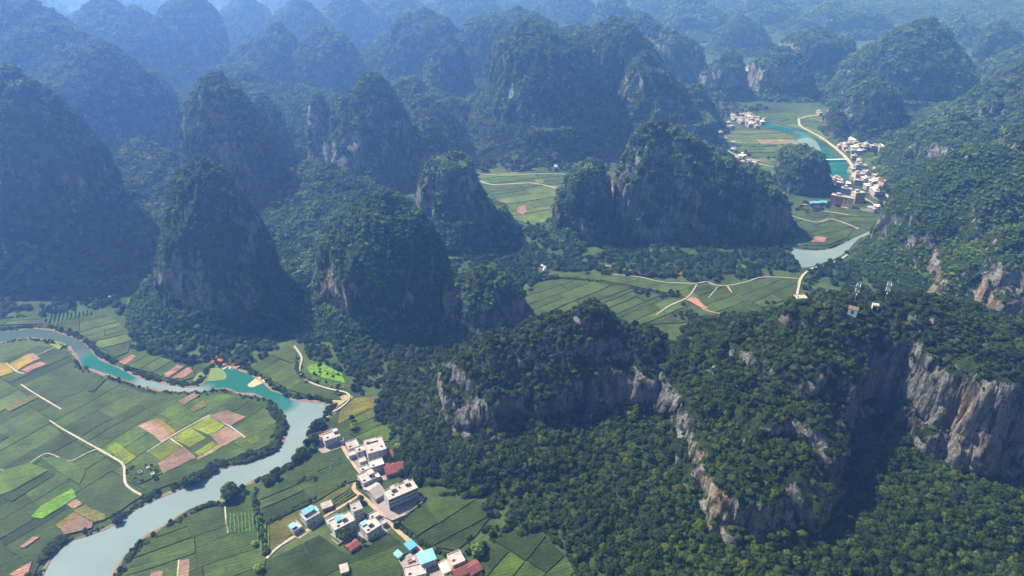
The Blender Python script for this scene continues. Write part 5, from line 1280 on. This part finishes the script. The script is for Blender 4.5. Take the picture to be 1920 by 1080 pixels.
# small parked truck in the lower yard
x, y = G(771, 1053); t = bpy.data.objects.new('small_truck', None); COL.objects.link(t); t.location = (x, y, .12); t.rotation_euler = (0, 0, .5); tag(t, 'small white truck with open bed parked in the lower village yard', 'truck')
put(box_mesh('cab', [(1.1, -.8, .5, 2.2, .8, 1.3, 0), (1.1, -.75, 1.3, 1.9, .75, 1.9, 0)], [M['white']]), 'cab', t, 0, 0, 0)
put(box_mesh('windscreen', [(1.9, -.65, 1.35, 1.93, .65, 1.8, 0)], [M['glass']]), 'windscreen', t, 0, 0, 0)
put(box_mesh('truck_bed', [(-2.2, -.85, .6, 1.05, .85, .7, 0), (-2.2, -.85, .7, 1.05, -.78, 1.15, 0), (-2.2, .78, .7, 1.05, .85, 1.15, 0), (-2.2, -.78, .7, -2.12, .78, 1.15, 0)], [M['brick']]), 'truck_bed', t, 0, 0, 0)
bm = bmesh.new(); bmesh.ops.create_cone(bm, cap_ends=True, segments=14, radius1=.36, radius2=.36, depth=.24, matrix=Matrix.Rotation(math.pi/2, 4, 'X')); WH = bpy.data.meshes.new('wheel'); bm.to_mesh(WH); bm.free(); WH.materials.append(M['glass'])
for wxx, wyy in ((1.5, -.75), (1.5, .75), (-1.4, -.75), (-1.4, .75)): put(WH, 'wheel', t, wxx, wyy, .36)
# ------------------------------------------------------------------ woodland
def in_poly_px(px, py, poly):
    ins = np.zeros(len(px), bool); n = len(poly)
    for k in range(n):
        ax, ay = poly[k]; bx, by = poly[(k+1) % n]
        c = ((ay > py) != (by > py)); c &= px < (bx-ax)*(py-ay)/(by-ay+1e-12)+ax
        ins ^= c
    return ins

near_P, near_r, mid_P, mid_r, mid_n, up_P, up_r = [], [], [], [], [], [], []
rngT = np.random.default_rng(4)
# on the nearest ridge
Pm, Qm, Nm, ram, x0, y0 = NM
res_ = scatter(Pm, Qm, Nm, ram, 1/5.0, 1.0, 2.9, 201, cut=.46, lift=.1)
P_, r_, _ = res_
P_ = P_[(P_[:, 2] > .6)]; r_ = r_[:len(P_)] if len(r_) == len(res_[0]) and False else res_[1][res_[0][:, 2] > .6]
k_ = in_view(P_)
P_, r_ = P_[k_], r_[k_]
low = P_[:, 2] < 45
r_ = np.where(low, r_*1.12, r_*.92)
near_P.append(P_); near_r.append(r_)
for (P, Q, N, ra, D, seed, own) in HILLS:
    if D < 820:
        o = scatter(P, Q, N, ra, 1/6.5, 1.1, 2.5, 300+seed, cut=.5)
        if o is None: continue
        p, r, _ = o; k = in_view(p) & ~buried(p, own) & (p[:, 2] > 0); up_P.append(p[k]); up_r.append(r[k])
    else:
        big = 1 if D < 1500 else (1.5 if D < 2200 else 2.6)
        o = scatter(P, Q, N, ra, 1/(26.0*big*big), 3.3*big, 5.4*big, 300+seed, cut=.52, lift=-.02)
        if o is None: continue
        p, r, nn_ = o; k = in_view(p) & ~buried(p, own) & (p[:, 2] > 0); mid_P.append(p[k]); mid_r.append(r[k])
        up_ = nn_[k]*.75+np.array([0, 0, .45])+np.random.default_rng(seed).normal(size=(k.sum(), 3))*.18; mid_n.append(up_)

# woods on the valley floor
WOODS = [([(760, 640), (880, 630), (890, 700), (800, 730), (755, 700)], 1/10., 1.3, 3.0), ([(840, 490), (990, 468), (1002, 530), (985, 560), (900, 522), (850, 522)], 1/16., 1.6, 3.6), ([(1150, 455), (1480, 440), (1482, 482), (1150, 492)], 1/18., 1.6, 3.6), ([(238, 878), (275, 868), (300, 880), (300, 900), (262, 908), (240, 900)], 1/12., .8, 2.0), ([(560, 690), (600, 682), (650, 705), (650, 735), (600, 722)], 1/60., .8, 2.0), ([(960, 590), (1170, 590), (1180, 615), (960, 620)], 1/60., 1, 2), ([(232, 612), (262, 600), (300, 575), (420, 625), (500, 600), (545, 565), (600, 600), (592, 650), (556, 640), (548, 640), (505, 665), (470, 685), (440, 684), (400, 672), (362, 686), (300, 668), (250, 655)], 1/14., 1.6, 3.8),
         ([(572, 650), (600, 600), (700, 640), (840, 640), (900, 760), (860, 900), (930, 950), (900, 925), (800, 905), (765, 890), (738, 850), (735, 800), (735, 745), (665, 740), (658, 728), (642, 698), (600, 676), (575, 672)], 1/14., 1.4, 3.6),
         ([(880, 925), (940, 900), (1100, 950), (1400, 1010), (1600, 1000), (1920, 900), (2000, 1160), (1100, 1160), (1095, 1090), (1060, 1035), (1010, 988), (960, 992), (920, 1010), (900, 1040), (915, 1100), (890, 1100), (866, 1042), (895, 1010), (922, 975)], 1/12., 1.3, 3.4),
         ([(1000, 425), (1060, 430), (1150, 460), (1300, 480), (1475, 465), (1480, 480), (1500, 500), (1490, 515), (1440, 516), (1370, 528), (1290, 528), (1200, 518), (1100, 512), (1000, 528), (960, 560), (930, 500), (960, 470)], 1/20., 1.8, 4.2),
         ([(1505, 520), (1530, 500), (1600, 470), (1640, 440), (1700, 500), (1640, 560), (1540, 570), (1505, 560)], 1/30., 2.4, 4.4),
         ([(1180, 540), (1270, 550), (1290, 575), (1250, 570), (1190, 552)], 1/40., 2, 3.6), ([(1290, 578), (1330, 590), (1300, 604), (1270, 600), (1260, 590)], 1/40., 2, 3.6), ([(1420, 570), (1450, 566), (1470, 585), (1440, 592)], 1/60., 2, 3.4),
         ([(60, 590), (0, 590), (-60, 590), (-60, 560), (100, 540), (240, 545), (236, 560), (170, 582), (90, 592)], 1/40., 2.2, 4.2),
         ([(176, 576), (210, 562), (240, 575), (232, 592), (190, 590)], 1/30., 2.2, 4),
         ([(1470, 405), (1540, 395), (1580, 386), (1540, 380), (1460, 380), (1440, 400)], 1/70., 2.2, 4.0), ([(1640, 355), (1700, 350), (1700, 430), (1660, 420), (1650, 385)], 1/60., 2.5, 4.5),
         ([(1355, 240), (1400, 215), (1440, 205), (1330, 190), (1320, 230)], 1/160., 3, 6), ([(1600, 262), (1650, 272), (1640, 290), (1620, 284)], 1/120., 3, 6), ([(1555, 258), (1700, 258), (1710, 275), (1640, 268), (1580, 270)], 1/160., 3, 6),
         ([(880, 300), (1180, 300), (1180, 326), (1060, 322), (940, 322), (880, 326)], 1/90., 3, 6), ([(920, 372), (960, 410), (1000, 424), (1050, 404), (1060, 440), (980, 450), (930, 420)], 1/50., 2.6, 4.6),
         ([(1380, 280), (1400, 284), (1440, 292), (1440, 300), (1400, 296)], 1/300., 2.4, 4), ([(640, 660), (560, 640), (520, 560), (600, 480), (700, 560)], 1/30., 2.2, 4.2)]
for k, (poly, dens, a, b) in enumerate(WOODS):
    w = np.array(pts(poly)); lo, hi = w.min(0), w.max(0)
    n = int((hi-lo).prod()*dens); q = rngT.random((n, 2))*(hi-lo)+lo
    P3 = np.c_[q, np.zeros(n)]; px, py = proj(P3)
    m = in_poly_px(px, py, poly) & in_view(P3) & (signed_dist(q[:, 0], q[:, 1], bankN+bankP+bankE+bankS[::-1]) < -2)
    clump = fbm(q[:, 0]/18, q[:, 1]/18, 0*q[:, 0], 50+k, 3) > -.28
    P3 = P3[m & clump]; P3 = P3[~buried(P3, -1)]
    r = rngT.uniform(a, b, len(P3)); P3[:, 2] += r*.35
    near_P.append(P3); near_r.append(r); print('wood', k, n, m.sum(), len(P3))

# scrub along the river banks
def along(line, step, off, r0, r1, seed, wid=1.5, z=.5):
    rng = np.random.default_rng(seed); L = np.array(line); seg = np.r_[0, np.cumsum(np.hypot(*np.diff(L, axis=0).T))]
    t = np.arange(0, seg[-1], step); t = t+rng.uniform(-step, step, len(t))*.6; t = np.clip(t, 0, seg[-1])
    x = np.interp(t, seg, L[:, 0]); y = np.interp(t, seg, L[:, 1])
    dx = np.interp(t+1, seg, L[:, 0])-np.interp(t-1, seg, L[:, 0]); dy = np.interp(t+1, seg, L[:, 1])-np.interp(t-1, seg, L[:, 1]); l = np.hypot(dx, dy)+1e-6
    o = off+rng.normal(size=len(t))*wid
    x, y = x-dy/l*o, y+dx/l*o
    g = fbm(t/14, 0*t, 0*t, seed, 3)
    keep = g > -.32
    r = rng.uniform(r0, r1, len(t))*(1+.7*g)
    return np.c_[x, y, np.full(len(t), z)][keep], r[keep]
S_low = smooth_line(pts(SOUTH[15:])); S_up = smooth_line(pts(SOUTH[:16]))
bank_sets = [along(S_low, .5, -3.4, 1.4, 3.2, 1, 1.9), along(S_low, 1.0, -1.0, .8, 1.6, 2, .8), along(S_up, 2.2, 2.6*-1, .7, 1.7, 3), along(bankN, 1.0, 2.5, 1.0, 2.3, 4), along(bankE, 1.0, 3.0, 1.1, 2.6, 5, 1.8), along(bankP, 1.6, 3.0, 1.2, 2.6, 6, 1.5)]
bP = np.concatenate([b[0] for b in bank_sets]); br = np.concatenate([b[1] for b in bank_sets])
inside_r = signed_dist(bP[:, 0], bP[:, 1], bankN+bankP+bankE+bankS[::-1]) > .5
bP, br = bP[~inside_r], br[~inside_r]
forest('riverside_scrub', bP, br, CROWNS, 'dark green thicket lining both banks of the winding river', 9, .8)
# hedges between plots
hedge_lines = [[(500, 985), (560, 950), (652, 905)], [(800, 932), (860, 925)], [(745, 985), (800, 935)], [(744, 985), (812, 1032), (860, 1040)], [(478, 916), (482, 960), (500, 1040)], [(985, 530), (1060, 522), (1124, 530)], [(1124, 530), (1200, 545), (1280, 560)],
               [(1240, 508), (1300, 505), (1420, 505)], [(500, 540), (300, 668)][:0] or [(300, 668), (362, 688)], [(560, 665), (556, 690), (575, 712), (640, 740)], [(1480, 462), (1540, 468), (1592, 450)], [(0, 598), (80, 593)], [(570, 900), (592, 898), (560, 905)], [(735, 745), (735, 830)],
               [(1360, 270), (1420, 276), (1490, 270)], [(1380, 300), (1440, 296), (1500, 300)], [(920, 1010), (960, 996), (1010, 990), (1062, 1038), (1085, 1085)]]
hs_ = [along(smooth_line(pts(l)), 1.5, 0, .8, 1.8, 40+k, .9, .4) for k, l in enumerate(hedge_lines)]
forest('hedgerow', np.concatenate([h[0] for h in hs_]), np.concatenate([h[1] for h in hs_]), CROWNS, 'low dark hedges running between the crop plots', 10, .8)

NP, NR = np.concatenate(near_P), np.concatenate(near_r)
MP, MR = np.concatenate(mid_P), np.concatenate(mid_r)
# keep the tree cover off the summit huts and masts
for hx, hy, hr in ((1598, 586, 16), (1640, 574, 14), (1505, 578, 14)):
    px, py = proj(NP); k = ~((abs(px-hx) < hr) & (py > hy-10) & (py < hy+16) & (NP[:, 1] < 470) & (NP[:, 1] > 380)); NP, NR = NP[k], NR[k]

# the 300 trees that show largest stand on their own, each with trunk and crown
px, py = proj(NP)
dist = np.sqrt((NP**2 @ np.array([1, 1, 0])) + (CAM_H-NP[:, 2])**2)
score = NR/dist*np.where((px > -20) & (px < 1940) & (py > 0) & (py < 1090), 1, 0)*np.where(NP[:, 2] < 40, 1, .6)
order = np.argsort(-score)[:300]
def trunk_mesh():
    bm = bmesh.new()
    def limb(a, b, r0, r1, n=6):
        a, b = Vector(a), Vector(b); q = (b-a).to_track_quat('Z', 'Y'); rings = []
        for k, (p, r) in enumerate(((a, r0), ((a+b)/2+Vector((.03, .02, 0)), (r0+r1)/2), (b, r1))):
            rings.append([bm.verts.new(p+q@Vector((math.cos(t*2*math.pi/n)*r, math.sin(t*2*math.pi/n)*r, 0))) for t in range(n)])
        for u, v in zip(rings, rings[1:]):
            for t in range(n): bm.faces.new((u[t], u[(t+1) % n], v[(t+1) % n], v[t]))
    limb((0, 0, -.2), (.02, 0, .7), .09, .055)
    for a in (0, 2.1, 4.2): limb((.02, 0, .55), (math.cos(a)*.4, math.sin(a)*.4, .95), .045, .02)
    me = bpy.data.meshes.new('trunk'); bm.to_mesh(me); bm.free(); me.materials.append(M['trunk']); return me
TRUNK = trunk_mesh()
def tree(x, y, z, r, which, rot, label, group, name='broadleaf_tree', leaf=None):
    t = bpy.data.objects.new(name, None); COL.objects.link(t); t.location = (x, y, z); t.rotation_euler = (0, 0, rot); t.scale = (r, r, r*1.05)
    tag(t, label, 'tree', group)
    a = link('trunk', TRUNK, t); c = link('crown', (leaf or CROWNS)[which], t); c.location = (0, 0, .55)
    return t
rt = random.Random(12)
for i in order:
    z = NP[i, 2]-NR[i]*.55
    lab, grp = (('dense green tree in the wood between the village and the near ridge', 'trees in the wood behind the village') if px[i] < 900 else
                ('dark broadleaf tree in the shaded forest below the near cliffs', 'trees in the forest below the near cliffs'))
    tree(NP[i, 0], NP[i, 1], z, NR[i], rt.randrange(5), rt.uniform(0, 6.28), lab, grp)
keep = np.ones(len(NP), bool); keep[order] = False
onridge = keep & (NP[:, 2] > 34) 
forest('hill_forest', NP[keep], NR[keep], CROWNS, 'dense green broadleaf forest covering the near hills and valley floor', 11, .9)
forest('peak_forest', np.concatenate(up_P), np.concatenate(up_r), SUNLIT_SCRUB, 'dense shrubby forest clinging to the nearer karst peaks', 13, .9)
forest('distant_forest', MP, MR, THICK, 'hazy green forest covering the farther karst peaks', 12, .95, nrm=np.concatenate(mid_n))
print('forest points', sum(map(len, up_P)), len(NP), len(MP), 'bank', len(bP))

M['leafy'] = leaf_material('yellow green foliage', [(.06, .11, .012), (.10, .16, .018), (.15, .21, .025), (.2, .26, .03)])
CY = [crown_mesh('crown', 60+k, M['leafy'], lumps=8) for k in range(3)]
for k, (px_, py_, r, cw, lab) in enumerate([(433, 934, 7.5, 0, 'big round dark tree on the near bank beside the pump house'), (412, 930, 2.6, 0, 'low dark bush growing out of the water by the big round tree') if False else (456, 922, 3.4, 0, 'small bushy tree on the bank right of the big round tree'),
        (502, 906, 4.2, 0, 'dark tree on the river bank between fields and water'), (520, 900, 3.6, 0, 'greyish tree at the bend of the near bank'), (592, 812, 6.0, 0, 'tall tree at the top of the bank row behind the lone house'), (600, 800, 4.6, 0, 'uppermost bushy tree of the bank row near the lone house'),
        (590, 830, 5.6, 0, 'dark tree beside the back of the lone house'), (578, 842, 5.2, 0, 'middle tree of the row down the bank'), (566, 856, 5.0, 0, 'lighter green tree lower in the bank row'), (556, 866, 4.2, 0, 'last tree of the bank row before the bend'),
        (583, 822, 4.4, 0, 'riverside tree leaning over the water by the lone house'), (648, 1012, 5.2, 0, 'dark tree in the yard of the long double house'), (664, 1008, 3.8, 0, 'green tree between the double house and the blue trimmed house'), (682, 1022, 3.0, 0, 'bushy tree behind the maroon roofed shed'),
        (674, 910, 2.6, 0, 'small dark tree at the road junction'), (677, 942, 3.4, 0, 'dark tree in the corner garden of the junction'), (655, 955, 2.8, 0, 'small green tree beside the field track'), (746, 846, 4.4, 1, 'yellow green tree at the wood edge above the maroon shed'),
        (664, 806, 4.0, 1, 'light green tree above the grey roofed house'), (660, 790, 3.2, 0, 'dark tree in the plot above the village'), (487, 976, 2.6, 1, 'small yellow green tree by the vegetable rows'), (486, 1072, 3.6, 1, 'bright yellow green bush by the corner of the track'), (896, 1040, 5.6, 1, 'pale feathery bamboo clump below the village'),
        (478, 1024, 2.6, 1, 'yellowish bush beside the thin vegetable rows'), (845, 1090, 2.8, 1, 'yellow green tree between the roofs at the bottom edge'), (880, 1020, 4.8, 0, 'rounded tree between the fields and the dark wood'), (366, 905, 5.2, 0, 'tall dark tree overhanging the far bank opposite the pump house'),
        (352, 912, 4.2, 0, 'dark tree left of the tallest one on the far bank'), (378, 900, 3.6, 0, 'smaller tree right of the tallest one on the far bank'), (222, 980, 3.4, 0, 'dark tree over the water at the lower far bank'), (1518, 514, 4.0, 0, 'lone dark tree beside the mid valley water')]):
    x, y = G(px_, py_); tree(x, y, .1, r*.95, k % 3, k*1.7, lab, None, 'shade_tree', CY if cw else CROWNS)

# ------------------------------------------------------------------ haze
hb = bpy.data.meshes.new('haze')
x0_, x1_, y0_, y1_, z0_, z1_ = -6500, 6500, -80, 7300, -3, 372
hv = [(x, y, z) for x in (x0_, x1_) for y in (y0_, y1_) for z in (z0_, z1_)]
hb.from_pydata(hv, [], [(0, 1, 3, 2), (4, 6, 7, 5), (0, 4, 5, 1), (2, 3, 7, 6), (0, 2, 6, 4), (1, 5, 7, 3)])
hm = bpy.data.materials.new('haze'); hm.use_nodes = True
nd = hm.node_tree.nodes; nd.remove(nd['Principled BSDF'])
pv = nd.new('ShaderNodeVolumePrincipled'); pv.inputs['Color'].default_value = HAZE_COLOR
pv.inputs['Absorption Color'].default_value = (1, 1, 1, 1)
pv.inputs['Density'].default_value = HAZE_DENSITY; pv.inputs['Anisotropy'].default_value = 0.6
hm.node_tree.links.new(pv.outputs[0], nd['Material Output'].inputs['Volume'])
hb.materials.append(hm)
tag(link('haze', hb), 'pale blue haze filling the valley air', 'haze', kind='stuff')
